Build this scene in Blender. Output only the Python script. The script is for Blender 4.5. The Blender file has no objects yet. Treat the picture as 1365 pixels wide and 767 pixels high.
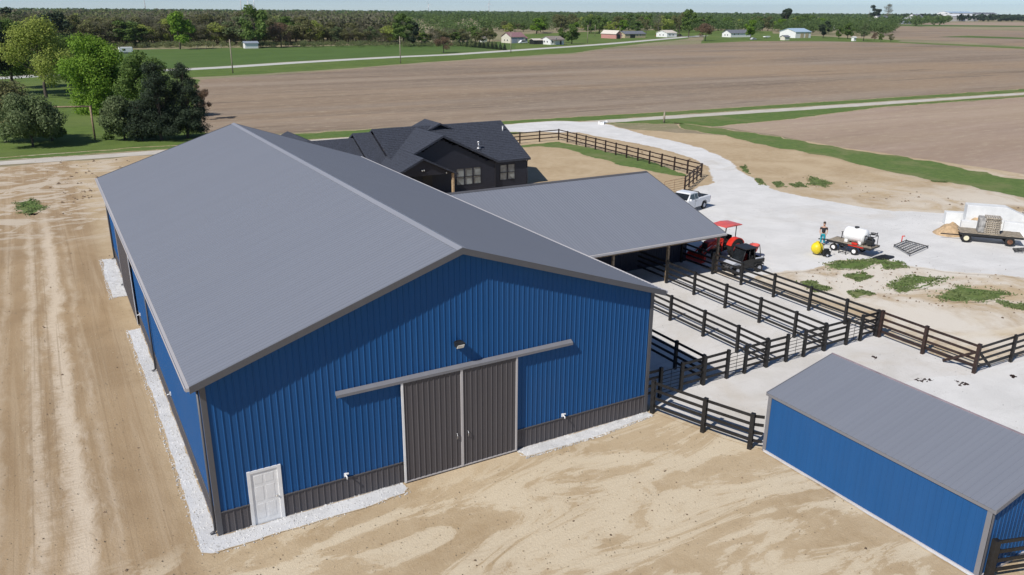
import bpy, bmesh, math, random
import numpy as np
from mathutils import Vector, Matrix, noise
from mathutils.geometry import tessellate_polygon
random.seed(7)
S = bpy.context.scene
COL = S.collection
PI = math.pi

# ------------------------------------------------------------------ camera
CX, CY, CZ = -3.10777, -25.72682, 17.40525
YAW, PITCH, ROLL, FPX = 0.5227841, 0.3300708, 0.006826868, 1076.9133
_f = Vector((math.sin(YAW)*math.cos(PITCH), math.cos(YAW)*math.cos(PITCH), -math.sin(PITCH)))
_r0 = Vector((math.cos(YAW), -math.sin(YAW), 0)); _u0 = _r0.cross(_f)
_r = math.cos(ROLL)*_r0 + math.sin(ROLL)*_u0
_u = -math.sin(ROLL)*_r0 + math.cos(ROLL)*_u0
cam_d = bpy.data.cameras.new('camera'); cam = bpy.data.objects.new('camera', cam_d); COL.objects.link(cam)
cam.matrix_world = Matrix(((_r.x, _u.x, -_f.x, CX), (_r.y, _u.y, -_f.y, CY), (_r.z, _u.z, -_f.z, CZ), (0, 0, 0, 1)))
cam_d.sensor_width = 36; cam_d.lens = FPX/1365*36; cam_d.clip_start = 0.5; cam_d.clip_end = 40000
S.camera = cam

def at(px, py, z=0.0):
    """surveying helper: the point at height z that is seen at (px, py) of the photograph"""
    d = _f + _r*((px-682.5)/FPX) - _u*((py-383.5)/FPX)
    t = (z-CZ)/d.z
    return Vector((CX+d.x*t, CY+d.y*t, z))
def mpp(p):   # metres per photograph pixel at a point
    return (Vector(p)-Vector((CX, CY, CZ))).dot(_f)/FPX

# ------------------------------------------------------------------ light
SUNV = Vector((1.0, 0.32, -1.03)).normalized()
el = math.asin(-SUNV.z); az = math.atan2(-SUNV.x, -SUNV.y)
w = bpy.data.worlds.new('World'); S.world = w; w.use_nodes = True
wn = w.node_tree; bg = wn.nodes['Background']
sky = wn.nodes.new('ShaderNodeTexSky'); sky.sky_type = 'NISHITA'; sky.sun_disc = False
sky.sun_elevation = el; sky.sun_rotation = az; sky.altitude = 200; sky.air_density = 0.55; sky.dust_density = 0.08; sky.ozone_density = 3.0
wn.links.new(sky.outputs[0], bg.inputs[0]); bg.inputs[1].default_value = 0.108
sl = bpy.data.lights.new('sun', 'SUN'); sl.energy = 4.55; sl.angle = math.radians(0.5); sl.color = (1.0, 0.955, 0.90)
so = bpy.data.objects.new('sun', sl); COL.objects.link(so); so.location = (0, 0, 60)
so.rotation_euler = SUNV.to_track_quat('-Z', 'Y').to_euler()
S.view_settings.view_transform = 'Standard'; S.view_settings.look = 'None'; S.view_settings.exposure = 0.0; S.view_settings.gamma = 1.0
S.cycles.max_bounces = 6; S.cycles.transparent_max_bounces = 8

# ------------------------------------------------------------------ materials
class NT:
    def __init__(s, name):
        s.m = bpy.data.materials.new(name); s.m.use_nodes = True
        s.t = s.m.node_tree; s.b = s.t.nodes['Principled BSDF']
    def n(s, typ, **k):
        x = s.t.nodes.new(typ)
        for a, v in k.items(): setattr(x, a, v)
        return x
    def l(s, a, b): s.t.links.new(a, b)
    def put(s, sock, v):
        if hasattr(v, 'is_linked') or isinstance(v, bpy.types.NodeSocket): s.l(v, sock)
        elif isinstance(v, (tuple, list)) and len(v) == 3 and sock.type == 'RGBA': sock.default_value = (*v, 1)
        else: sock.default_value = v
    def coord(s, scale=(1, 1, 1), rot=0.0, kind='world'):
        if kind == 'world': o = s.n('ShaderNodeNewGeometry').outputs['Position']
        else: o = s.n('ShaderNodeTexCoord').outputs['Object']
        mp = s.n('ShaderNodeMapping'); s.l(o, mp.inputs[0]); mp.inputs['Scale'].default_value = scale; mp.inputs['Rotation'].default_value = (0, 0, rot)
        return mp.outputs[0]
    def noise(s, scale, vec=None, detail=4, rough=.6, dist=0):
        x = s.n('ShaderNodeTexNoise'); x.inputs['Scale'].default_value = scale; x.inputs['Detail'].default_value = detail
        x.inputs['Roughness'].default_value = rough; x.inputs['Distortion'].default_value = dist
        if vec is not None: s.l(vec, x.inputs['Vector'])
        return x.outputs[0]
    def ramp(s, v, a, b, lo=0.0, hi=1.0):
        x = s.n('ShaderNodeMapRange'); x.interpolation_type = 'SMOOTHSTEP'; s.put(x.inputs[0], v)
        for i, q in ((1, a), (2, b), (3, lo), (4, hi)): x.inputs[i].default_value = q
        return x.outputs[0]
    def mix(s, f, a, b, mode='MIX'):
        x = s.n('ShaderNodeMix'); x.data_type = 'RGBA'; x.blend_type = mode
        s.put(x.inputs[0], f); s.put(x.inputs[6], a); s.put(x.inputs[7], b); return x.outputs[2]
    def math(s, op, a, b=0.0):
        x = s.n('ShaderNodeMath', operation=op); s.put(x.inputs[0], a); s.put(x.inputs[1], b); return x.outputs[0]
    def attr(s, name): x = s.n('ShaderNodeAttribute'); x.attribute_name = name; return x.outputs['Fac']
    def sep(s, v): x = s.n('ShaderNodeSeparateXYZ'); s.l(v, x.inputs[0]); return x.outputs
    def bump(s, h, strength=.3, dist=.05):
        x = s.n('ShaderNodeBump'); x.inputs['Strength'].default_value = strength; x.inputs['Distance'].default_value = dist
        s.l(h, x.inputs['Height']); s.l(x.outputs[0], s.b.inputs['Normal'])
    def out(s, col, rough=.8, metal=0, spec=None):
        s.put(s.b.inputs['Base Color'], col); s.put(s.b.inputs['Roughness'], rough); s.b.inputs['Metallic'].default_value = metal
        if spec is not None: s.b.inputs['Specular IOR Level'].default_value = spec
        return s.m

def simple(name, c, rough=.5, metal=0, var=.12, scale=2.0, bump=0, spec=None):
    t = NT(name); o = t.coord(kind='obj')
    nz = t.noise(scale, o, 5); f = t.ramp(nz, .3, .7)
    c2 = tuple(max(0, x*(1-var*2)) for x in c); c3 = tuple(min(1, x*(1+var)) for x in c)
    col = t.mix(f, c2, c3)
    if bump: t.bump(t.noise(scale*12, o, 3), bump, .02)
    return t.out(col, t.ramp(nz, .2, .8, max(.02, rough-.08), min(1, rough+.08)), metal, spec)

def soil(t):
    """tan graded subsoil with wheel tracks: returns a colour socket"""
    P = t.coord(); X, Y, Z = t.sep(P)
    n1 = t.noise(.16, P, 6, .6, .8); n2 = t.noise(1.6, P, 8, .7)
    west = t.ramp(X, -.2, -1.6)
    base = t.mix(t.ramp(n1, .35, .68), (.42, .31, .185), (.52, .405, .26))
    base = t.mix(t.ramp(n2, .35, .75, 0, .5), base, (.57, .46, .31))
    wsoil = t.mix(t.ramp(n1, .35, .68), (.335, .235, .135), (.41, .295, .175))
    st = t.noise(1.0, t.coord((1.5, .05, 1)), 6, .68, .6)
    wsoil = t.mix(t.ramp(st, .45, .70, 0, .7), wsoil, (.47, .36, .235))
    wsoil = t.mix(t.ramp(n2, .52, .75, 0, .4), wsoil, (.46, .35, .225))
    base = t.mix(west, base, wsoil)
    wob = t.math('MULTIPLY', t.math('SUBTRACT', t.noise(1.0, t.coord((.02, .07, 1)), 3), .5), 1.6)
    xx = t.math('ADD', X, wob)
    rag = t.noise(1.0, t.coord((1.7, .55, 1)), 8, .72, .6)
    rag2 = t.noise(1.0, t.coord((.1, .12, 1)), 3, .6)
    for c, wd, amt in ((-4.25, .20, .9), (-5.45, .02, .75), (-3.15, -.16, .45), (-6.9, -.1, .45)):
        d = t.math('ABSOLUTE', t.math('SUBTRACT', xx, c))
        d = t.math('ADD', d, t.math('MULTIPLY', t.math('SUBTRACT', rag, .5), 1.5))
        m = t.ramp(t.math('ADD', d, t.math('MULTIPLY', rag2, -.25)), wd+.42, wd-.30)
        base = t.mix(t.math('MULTIPLY', t.math('MULTIPLY', m, t.ramp(Y, 62, 45)), amt), base, (.66, .555, .42))
    wv = t.noise(1.0, t.coord((6.5, .03, 1)), 2, .5, .15)
    base = t.mix(t.math('MULTIPLY', west, t.ramp(wv, .58, .66, 0, .35)), base, (.27, .19, .11))
    tread = t.math('MULTIPLY', t.ramp(t.noise(1.0, t.coord((.5, 9, 1)), 1), .45, .6), t.ramp(t.math('ABSOLUTE', t.math('ADD', xx, 4.9)), .9, .5))
    base = t.mix(t.math('MULTIPLY', tread, .22), base, (.30, .215, .13))
    nw = t.math('MULTIPLY', t.ramp(Y, 40, 52), t.ramp(t.noise(.22, t.coord((1, 1.6, 1), .3), 8, .72, 1.2), .47, .56, 0, .8))
    base = t.mix(t.math('MULTIPLY', nw, t.ramp(X, 6, 2)), base, (.60, .52, .41))
    # in front of the barn: arcs of pale and damp soil
    rot = t.noise(.20, t.coord((.6, 1.6, 1), .45), 9, .68, 1.9)
    front = t.ramp(Y, 1.0, -2.0)
    base = t.mix(t.math('MULTIPLY', front, t.math('ADD', t.ramp(rot, .49, .52, 0, .35), t.ramp(rot, .44, .60, 0, .4))), base, (.68, .585, .43))
    base = t.mix(t.math('MULTIPLY', front, t.ramp(rot, .46, .34, 0, .35)), base, (.45, .345, .22))
    rk = t.noise(1.0, t.coord((.35, 3.2, 1), .9), 6, .7, .8)
    base = t.mix(t.math('MULTIPLY', front, t.ramp(rk, .52, .70, 0, .35)), base, (.40, .30, .19))
    # east: pale stony ground
    east = t.math('MULTIPLY', t.ramp(X, 30, 40), t.ramp(Y, 40, 10))
    base = t.mix(t.math('MULTIPLY', east, t.ramp(t.noise(.2, P, 6, .65, .6), .36, .6, 0, .9)), base, (.72, .67, .585))
    # clods and pebbles
    ck = t.noise(9.0, P, 6, .75)
    base = t.mix(t.ramp(ck, .60, .76, 0, .32), base, (.33, .24, .15))
    base = t.mix(t.ramp(ck, .34, .24, 0, .5), base, (.66, .58, .46))
    return base, ck

def m_soil():
    t = NT('graded_soil'); c, ck = soil(t); t.bump(ck, .5, .06); return t.out(c, .95, 0, .15)
def m_gravel(name, c1, c2, dirty=.35, blend=True):
    t = NT(name); P = t.coord()
    g = t.mix(t.ramp(t.noise(.35, P, 6, .65, .5), .3, .7), c1, c2)
    g = t.mix(t.ramp(t.noise(.12, t.coord((1, 1, 1)), 5, .6, 1.2), .52, .72, 0, dirty), g, (.52, .45, .35))
    fine = t.noise(14, P, 5, .8)
    ln = t.noise(1.0, t.coord((.12, 1.1, 1), .5), 7, .7, 1.5)
    g = t.mix(t.ramp(ln, .55, .70, 0, .35), g, tuple(x*.80 for x in c1))
    g = t.mix(t.ramp(t.noise(3.2, P, 8, .8), .55, .72, 0, .35), g, tuple(x*.72 for x in c1))
    g = t.mix(t.ramp(fine, .56, .72, 0, .5), g, tuple(x*.66 for x in c1))
    if blend:
        s, ck = soil(t)
        e = t.math('ADD', t.attr('edge'), t.math('MULTIPLY', t.math('SUBTRACT', t.noise(1.3, P, 7, .7), .5), 1.6))
        g = t.mix(t.ramp(e, .35, .62), s, g)
    t.bump(fine, .5, .04)
    return t.out(g, .93, 0, .2)
def m_grass(name, c1, c2, c3=None, soilmix=0.0, blend=True, scale=.5):
    t = NT(name); P = t.coord()
    g = t.mix(t.ramp(t.noise(scale, P, 7, .7), .32, .68), c1, c2)
    g = t.mix(t.ramp(t.noise(scale*.12, P, 5, .6, .8), .45, .68, 0, .7), g, c3 or c2)
    g = t.mix(t.ramp(t.noise(5, P, 5, .8), .5, .75, 0, .5), g, tuple(x*.55 for x in c1))
    if blend:
        s, ck = soil(t)
        e = t.math('ADD', t.attr('edge'), t.math('MULTIPLY', t.math('SUBTRACT', t.noise(1.1, P, 7, .75), .5), 1.7))
        g = t.mix(t.ramp(e, .38+soilmix, .58+soilmix), s, g)
    t.bump(t.noise(6, P, 4, .8), .6, .12)
    return t.out(g, .95, 0, .15)
def m_field(name, c1, c2, c3, rot, dark):
    t = NT(name); P = t.coord(); big = t.noise(1.0, t.coord((.002, .022, 1), rot), 5, .6, .6)
    rows = t.noise(1.0, t.coord((.006, .085, 1), rot), 7, .66, .5)
    g = t.mix(t.ramp(rows, .36, .62), c1, c2); g = t.mix(t.ramp(big, .45, .62, 0, .55), g, tuple(x*.72 for x in c1))
    g = t.mix(t.ramp(t.noise(.012, t.coord((.6, 1.6, 1), rot), 5, .6, .8), .4, .66, 0, .8), g, c3)
    thin = t.noise(1.0, t.coord((.014, .22, 1), rot), 5, .65, .5)
    g = t.mix(t.ramp(thin, .54, .74, 0, dark), g, tuple(x*.66 for x in c1))
    g = t.mix(t.ramp(t.noise(.55, t.coord((.5, 1.3, 1), rot), 9, .88), .50, .66, 0, .75), g, (.50, .42, .30))
    g = t.mix(t.ramp(t.noise(.55, t.coord((.5, 1.5, 1), rot), 7, .8), .56, .72, 0, .5), g, tuple(x*.6 for x in c1))
    t.bump(t.noise(2.0, P, 5, .8), .6, .15)
    return t.out(g, .97, 0, .1)
def m_metal(name, c, rough=.42, spec=.5, streak=.1):
    t = NT(name); o = t.coord((2.2, .10, 1), kind='obj')
    n1 = t.noise(1.4, o, 6, .65); n2 = t.noise(.25, t.coord(), 4)
    col = t.mix(t.ramp(n1, .3, .75), tuple(x*(1-streak) for x in c), tuple(min(1, x*(1+streak)) for x in c))
    col = t.mix(t.ramp(n2, .35, .7, 0, .3), col, tuple(min(1, x*.9+.02) for x in c))
    inf = t.n('ShaderNodeObjectInfo')
    col = t.mix(t.ramp(inf.outputs['Random'], 0, 1, 0, .06), col, tuple(x*.7 for x in c))
    return t.out(col, t.ramp(n1, .3, .7, rough-.05, rough+.1), 0, spec)
def m_leaf(name, c1, c2, c3, trans=.25):
    t = NT(name); g = t.n('ShaderNodeNewGeometry'); inf = t.n('ShaderNodeObjectInfo')
    rnd = g.outputs['Random Per Island']
    col = t.mix(rnd, c1, c2)
    col = t.mix(t.ramp(t.noise(.55, t.coord(), 3), .42, .62, 0, .7), col, c3)
    col = t.mix(t.math('MULTIPLY', inf.outputs['Random'], .25), col, tuple(x*.7 for x in c1))
    t.out(col, .75, 0, .25)
    tr = t.n('ShaderNodeBsdfTranslucent'); t.l(col, tr.inputs[0])
    mx = t.n('ShaderNodeMixShader'); mx.inputs[0].default_value = trans
    o = t.t.nodes['Material Output']; t.l(t.b.outputs[0], mx.inputs[1]); t.l(tr.outputs[0], mx.inputs[2]); t.l(mx.outputs[0], o.inputs[0])
    return t.m
def m_glass(name, c=(.03, .04, .05)):
    t = NT(name); t.out(t.mix(t.ramp(t.noise(1.2, t.coord(kind='obj'), 2), .3, .7), c, tuple(x*2 for x in c)), .06, 0, .8); return t.m

M = dict(
 soil=m_soil(),
 gravel=m_gravel('pale_gravel', (.64, .63, .605), (.74, .73, .705), .3),
 pen=m_gravel('pen_gravel', (.60, .575, .53), (.70, .68, .65), .5),
 strip=m_gravel('crushed_white_stone', (.55, .555, .56), (.68, .685, .69), .12),
 road=m_gravel('gravel_lane', (.50, .46, .40), (.60, .56, .49), .3, False),
 asphalt=m_gravel('old_chip_seal', (.50, .50, .46), (.58, .575, .53), .1, False),
 grass=m_grass('lawn_grass', (.095, .145, .035), (.135, .195, .045), (.165, .205, .065), 0, False, .3),
 verge=m_grass('verge_grass', (.095, .16, .04), (.14, .20, .055), (.19, .205, .085), .0, True, .8),
 weed=m_grass('patchy_grass', (.10, .16, .045), (.15, .21, .06), (.22, .225, .10), .10, True, 1.2),
 green=m_grass('green_crop', (.082, .138, .035), (.10, .165, .042), (.13, .175, .055), 0, False, .06),
 field=m_field('stubble_field', (.255, .195, .145), (.325, .26, .20), (.345, .25, .165), .03, .95),
 field2=m_field('bare_field', (.35, .26, .195), (.43, .33, .26), (.40, .31, .22), -.55, .35),
 farland=m_field('distant_farmland', (.30, .25, .17), (.20, .22, .10), (.36, .29, .19), .1, .3),
 blue=m_metal('blue_steel_siding', (.018, .092, .255), .5, .12, .06),
 char=m_metal('charcoal_steel_siding', (.100, .093, .098), .5, .2, .08),
 roof=m_metal('grey_steel_roofing', (.197, .213, .252), .58, .25, .03),
 trim=m_metal('dark_grey_trim', (.10, .10, .108), .45, .5, .05),
 railtrim=m_metal('mid_grey_trim', (.20, .20, .215), .5, .3, .05),
 gutter=m_metal('light_grey_gutter', (.52, .50, .50), .4, .5, .05),
 white=simple('white_paint', (.83, .83, .82), .45, 0, .04),
 offwhite=simple('cream_siding', (.70, .66, .56), .6, 0, .06),
 black=simple('black_fence_stain', (.014, .013, .013), .6, 0, .25, 4, .3),
 rust=simple('dark_brown_stain', (.035, .018, .014), .65, 0, .25, 4, .3),
 tube=simple('dark_steel_tube', (.03, .035, .035), .4, .3, .2),
 wood=simple('weathered_post_wood', (.30, .22, .14), .8, 0, .25, 6, .4),
 newwood=simple('new_timber', (.55, .40, .24), .75, 0, .15, 6, .3),
 plank=simple('grey_deck_plank', (.34, .29, .22), .85, 0, .2, 5, .4),
 siding=simple('near_black_lap_siding', (.021, .022, .032), .55, 0, .12, 3),
 shingle=simple('charcoal_shingles', (.047, .054, .074), .85, 0, .25, 7, .5),
 glass=m_glass('window_glass', (.16, .18, .18)), dglass=m_glass('dark_glass', (.012, .014, .016)),
 chrome=simple('galvanised_metal', (.6, .6, .6), .3, .8, .05),
 wpaint=simple('white_car_paint', (.82, .83, .84), .22, 0, .02, 1, 0, .6),
 tyre=simple('tyre_rubber', (.018, .018, .018), .85, 0, .2, 8),
 red=simple('red_tractor_paint', (.62, .035, .02), .35, 0, .08, 2, 0, .5),
 redf=simple('faded_red', (.72, .12, .10), .4, 0, .08),
 blackp=simple('black_plastic', (.02, .021, .022), .5, 0, .15),
 greyp=simple('light_grey_plastic', (.52, .54, .58), .4, 0, .06),
 poly=simple('white_poly_tank', (.86, .87, .86), .4, 0, .03),
 yellow=simple('yellow_poly_tank', (.80, .62, .02), .45, 0, .1),
 cream=simple('cream_wheel', (.72, .68, .48), .5, 0, .06),
 rustm=simple('rusty_steel', (.20, .09, .05), .8, 0, .3, 5),
 skin=simple('skin', (.50, .30, .21), .6, 0, .05), shirt=simple('black_cloth', (.02, .02, .024), .85, 0, .2, 6),
 teal=simple('teal_cloth', (.02, .34, .42), .85, 0, .12, 6), hair=simple('brown_hair', (.05, .03, .02), .7, 0, .2, 9), shoe=simple('shoe_leather', (.05, .04, .035), .7),
 block=simple('white_foam_block', (.74, .75, .74), .8, 0, .06, .8, .2),
 sand=simple('loose_sand', (.52, .37, .22), .95, 0, .15, 3, .6),
 bark=simple('bark', (.10, .08, .06), .9, 0, .3, 5, .5),
 pale_bark=simple('pale_bark', (.24, .21, .17), .9, 0, .25, 5, .5),
 pink=simple('faded_pink_siding', (.55, .27, .24), .7, 0, .08), tan=simple('tan_siding', (.52, .43, .28), .7, 0, .08),
 mauve=simple('mauve_roofing', (.27, .15, .16), .8, 0, .1), brownroof=simple('brown_grey_roofing', (.27, .23, .20), .85, 0, .12),
 greyroof=simple('slate_grey_roofing', (.17, .18, .21), .8, 0, .12), blueroof=simple('pale_blue_roofing', (.42, .55, .68), .5, 0, .08),
 paleroof=simple('pale_roofing', (.68, .62, .54), .6, 0, .06), greyside=simple('blue_grey_siding', (.27, .31, .38), .7, 0, .08),
 cap=m_metal('ridge_cap_grey', (.27, .28, .315), .5, .3, .03), shade_wall=m_metal('shade_darkened_wall', (.022, .026, .045), .6, .3, .1),  # stall walls coloured darker to stand in for shade inside the open shed
 lamp=simple('lamp_lens', (.7, .7, .66), .3), rubble=simple('grey_rubble', (.36, .35, .33), .9, 0, .3, 3, .4),
 carred=simple('car_red', (.5, .02, .02), .3), clod=simple('soil_clod', (.23, .16, .10), .95, 0, .3, 5, .5),
 turbine=simple('turbine_white', (.8, .8, .8), .5),
 lf_bright=m_leaf('leaves_bright_green', (.14, .25, .03), (.28, .43, .055), (.20, .34, .04), .45),
 lf_yellow=m_leaf('leaves_yellow_green', (.32, .38, .08), (.44, .50, .12), (.36, .43, .10), .45),
 lf_green=m_leaf('leaves_mid_green', (.10, .17, .04), (.20, .28, .07), (.14, .22, .055), .4),
 lf_olive=m_leaf('leaves_olive', (.17, .17, .075), (.27, .26, .12), (.19, .22, .085), .45),
 lf_brown=m_leaf('budding_twigs', (.165, .155, .105), (.27, .25, .165), (.19, .215, .11), .5),
 lf_dark=m_leaf('needles_dark', (.025, .042, .024), (.06, .085, .045), (.04, .062, .032), .1),
 lf_grey=m_leaf('leaves_grey_green', (.13, .175, .075), (.23, .28, .13), (.16, .22, .09), .4),
 lf_rust=m_leaf('leaves_rust', (.20, .13, .09), (.29, .20, .13), (.22, .16, .10), .45),
 far_brown=m_leaf('far_budding_crowns', (.215, .20, .14), (.27, .25, .17), (.21, .23, .125), .5),
 far_olive=m_leaf('far_olive_crowns', (.20, .22, .10), (.26, .28, .13), (.18, .235, .09), .5),
 far_green=m_leaf('far_green_crowns', (.12, .195, .06), (.18, .26, .09), (.17, .22, .09), .5),
 lf_weed=m_leaf('weed_blades', (.16, .22, .08), (.28, .34, .15), (.22, .27, .11), .4),
)

# ------------------------------------------------------------------ object helpers
def tag(o, label=None, cat=None, group=None, kind=None):
    if label: o['label'] = label
    if cat: o['category'] = cat
    if group: o['group'] = group
    if kind: o['kind'] = kind
    return o
def thing(name, label, cat, loc=(0, 0, 0), rz=0.0, group=None):
    o = bpy.data.objects.new(name, None); COL.objects.link(o); o.location = loc; o.rotation_euler = (0, 0, rz)
    o.empty_display_size = .3
    return tag(o, label, cat, group)
def put(name, me, parent=None, mat=None, M4=None, label=None):
    o = bpy.data.objects.new(name, me); COL.objects.link(o)
    if parent is not None: o.parent = parent
    if M4 is not None: o.matrix_local = M4
    if mat is not None and len(me.materials) == 0: me.materials.append(mat)
    if label: o['label'] = label
    return o
def copy_tree(o, parent=None):
    c = o.copy(); COL.objects.link(c)
    if parent is not None: c.parent = parent
    for ch in list(o.children): copy_tree(ch, c)
    return c

class MB:
    def __init__(s): s.b = bmesh.new()
    def box(s, x0, y0, z0, x1, y1, z1, bev=0):
        v = [s.b.verts.new(p) for p in ((x0,y0,z0),(x1,y0,z0),(x1,y1,z0),(x0,y1,z0),(x0,y0,z1),(x1,y0,z1),(x1,y1,z1),(x0,y1,z1))]
        fs = [s.b.faces.new([v[i] for i in q]) for q in ((0,3,2,1),(4,5,6,7),(0,1,5,4),(1,2,6,5),(2,3,7,6),(3,0,4,7))]
        if bev:
            es = list({e for f in fs for e in f.edges})
            bmesh.ops.bevel(s.b, geom=es, offset=bev, segments=2, affect='EDGES', profile=.5)
        return s
    def bar(s, p, q, w, h=None, up=(0, 0, 1)):
        p = Vector(p); q = Vector(q); d = (q-p).normalized(); up = Vector(up)
        if abs(d.dot(up)) > .98: up = Vector((0, 1, 0))
        r = d.cross(up).normalized(); u = r.cross(d); h = h or w
        v = []
        for c in (p, q):
            for a, b in ((-1,-1),(1,-1),(1,1),(-1,1)): v.append(s.b.verts.new(c + r*(a*w/2) + u*(b*h/2)))
        for f in ((3,2,1,0),(4,5,6,7),(0,1,5,4),(1,2,6,5),(2,3,7,6),(3,0,4,7)): s.b.faces.new([v[i] for i in f])
        return s
    def tube(s, p, q, r, r2=None, n=10, cap=True):
        p = Vector(p); q = Vector(q); d = (q-p).normalized(); r2 = r if r2 is None else r2
        a = d.orthogonal().normalized(); b = d.cross(a)
        R = []
        for c, rr in ((p, r), (q, r2)):
            R.append([s.b.verts.new(c + (a*math.cos(t*2*PI/n) + b*math.sin(t*2*PI/n))*rr) for t in range(n)])
        for i in range(n):
            f = s.b.faces.new((R[0][i], R[0][(i+1)%n], R[1][(i+1)%n], R[1][i])); f.smooth = True
        if cap: s.b.faces.new(R[0][::-1]); s.b.faces.new(R[1])
        return s
    def path(s, pts, r, n=8):
        for a, b in zip(pts, pts[1:]): s.tube(a, b, r, None, n)
        return s
    def lathe(s, prof, M4=None, n=24, smooth=True, cap=True):
        M4 = M4 or Matrix(); R = []
        for r, z in prof:
            R.append([s.b.verts.new(M4 @ Vector((r*math.cos(t*2*PI/n), r*math.sin(t*2*PI/n), z))) for t in range(n)])
        for A, B in zip(R, R[1:]):
            for i in range(n):
                f = s.b.faces.new((A[i], A[(i+1)%n], B[(i+1)%n], B[i])); f.smooth = smooth
        if cap: s.b.faces.new(R[0][::-1]); s.b.faces.new(R[-1])
        return s
    def prism(s, poly, axis, a, b, bev=0, seg=2):
        """poly: 2-D outline; axis 'x','y','z' is the extrusion direction"""
        def P(u, v, t): return {'x': (t, u, v), 'y': (u, t, v), 'z': (u, v, t)}[axis]
        A = [s.b.verts.new(P(u, v, a)) for u, v in poly]; B = [s.b.verts.new(P(u, v, b)) for u, v in poly]
        n = len(poly); fs = [s.b.faces.new(A[::-1]), s.b.faces.new(B)]
        for i in range(n): fs.append(s.b.faces.new((A[i], A[(i+1)%n], B[(i+1)%n], B[i])))
        bmesh.ops.recalc_face_normals(s.b, faces=fs)
        if bev:
            es = list({e for f in fs for e in f.edges}); bmesh.ops.bevel(s.b, geom=es, offset=bev, segments=seg, affect='EDGES', profile=.5)
        return s
    def quad(s, *pts): s.b.faces.new([s.b.verts.new(p) for p in pts]); return s
    def mesh(s, name):
        me = bpy.data.meshes.new(name); s.b.to_mesh(me); s.b.free(); return me
    def build(s, name, mat, parent=None, M4=None, label=None):
        return put(name, s.mesh(name), parent, mat, M4, label)

def npmesh(name, V, F, smooth=False):
    V = np.asarray(V, np.float32); F = np.asarray(F, np.int32); k = F.shape[1]
    me = bpy.data.meshes.new(name); me.vertices.add(len(V)); me.vertices.foreach_set('co', V.ravel())
    me.loops.add(F.size); me.loops.foreach_set('vertex_index', F.ravel()); me.polygons.add(len(F))
    me.polygons.foreach_set('loop_start', np.arange(0, F.size, k, dtype=np.int32))
    me.update(calc_edges=True)
    return me

# ------------------------------------------------------------------ ground sheets
def sheet(name, pts, mat, z, jit=0.0, rim=0.0, seg=1.5, label=None, nscale=.35):
    P = [Vector((p[0], p[1])) for p in pts]
    area = sum(P[i].x*P[(i+1)%len(P)].y - P[(i+1)%len(P)].x*P[i].y for i in range(len(P)))
    if area < 0: P.reverse()
    D = []
    for i in range(len(P)):
        a, b = P[i], P[(i+1)%len(P)]; n = max(1, min(400, int((b-a).length/seg)))
        D += [a.lerp(b, k/n) for k in range(n)]
    n = len(D); nor = []
    for i in range(n):
        t = (D[(i+1)%n]-D[i-1]); nor.append(Vector((t.y, -t.x)).normalized())
    O = [D[i] + nor[i]*jit*(2*noise.noise((D[i].x*nscale, D[i].y*nscale, z*31)) + noise.noise((D[i].x*nscale*4, D[i].y*nscale*4, 5))*.6) for i in range(n)]
    V = [(p.x, p.y, z) for p in O]; F = []; E = [0.0 if rim else 1.0]*n
    if rim:
        I = [O[i] - nor[i]*rim for i in range(n)]
        V += [(p.x, p.y, z) for p in I]; E += [1.0]*n
        F = [(i, (i+1)%n, n+(i+1)%n, n+i) for i in range(n)]; off = n
    else: I = O; off = 0
    for t in tessellate_polygon([[Vector((p.x, p.y, 0)) for p in I]]): F.append(tuple(off+i for i in t))
    me = bpy.data.meshes.new(name); me.from_pydata(V, [], F); me.materials.append(mat)
    a = me.attributes.new('edge', 'FLOAT', 'POINT'); a.data.foreach_set('value', E)
    bm = bmesh.new(); bm.from_mesh(me); bmesh.ops.recalc_face_normals(bm, faces=bm.faces)
    for f in bm.faces:
        if f.normal.z < 0: f.normal_flip()
    bm.to_mesh(me); bm.free()
    o = put(name, me); tag(o, label, None, None, 'structure'); return o
def A(*a): return [at(a[i], a[i+1]) for i in range(0, len(a), 2)]

# the ground itself, out to the horizon
g = MB(); R = 14000
g.quad((-R, -300, 0), (R, -300, 0), (R, R, 0), (-R, R, 0)); tag(g.build('ground', M['farland']), kind='structure')
sheet('dirt_yard', [(-70, -45), (75, -45), (100, 5), (108, 30), (75, 78), (64, 83), (-80, 86), (-90, 20)], M['soil'], .004, .5, 0, 2.5)
Y_L = 86.0  # farm lane runs along x
field_top = A(640,79.5, 767,72, 808,66, 860,62, 940,58.7, 1002,55.5, 1080,55, 1196,57, 1365,64.7)
fl = at(300,103)
sheet('plowed_field', [*A(285,182, 262,172, 258,150, 260,125, 268,106), *A(469.5,92.6, 508.6,88.7), *field_top, (900, 330), (900, 91), (200, 88.5), (100, 91), (60, 93)], M['field'], .004, .9, 0, 4)
sheet('bare_field', [*A(951,168, 1043,160), (140, 77.5), (200, 76), (900, 74), (900, -150), (150, 20), *A(1365,232, 1240,214, 1118,196, 1030,180)], M['field2'], .008, .6, 0, 3)
sheet('grass_verge', [(-120, 90.5), (14, 91.5), (20, 95.0), (60, 93.5), (100, 91.2), (200, 88.8), (900, 91), (900, 84), (195, 83.3), (100, 86.3), (30, 87.6), (-40, 89)], M['verge'], .012, .4, .8, 2)
sheet('grass_verge', [*A(806,165, 850,158), (120, 82.0), (195, 79.3), (900, 79), (900, 74), (200, 76.2), (140, 77.7), *A(1043,161, 951,169.5, 905,166)], M['verge'], .012, .4, .8, 2)
sheet('grass_verge', A(895,163, 951,170, 1030,181, 1118,197, 1240,215, 1365,240, 1480,275, 1480,300, 1365,265, 1290,249, 1200,232, 1120,213, 1030,196, 960,181, 915,173), M['weed'], .016, .9, .5, 1.5)
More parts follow.
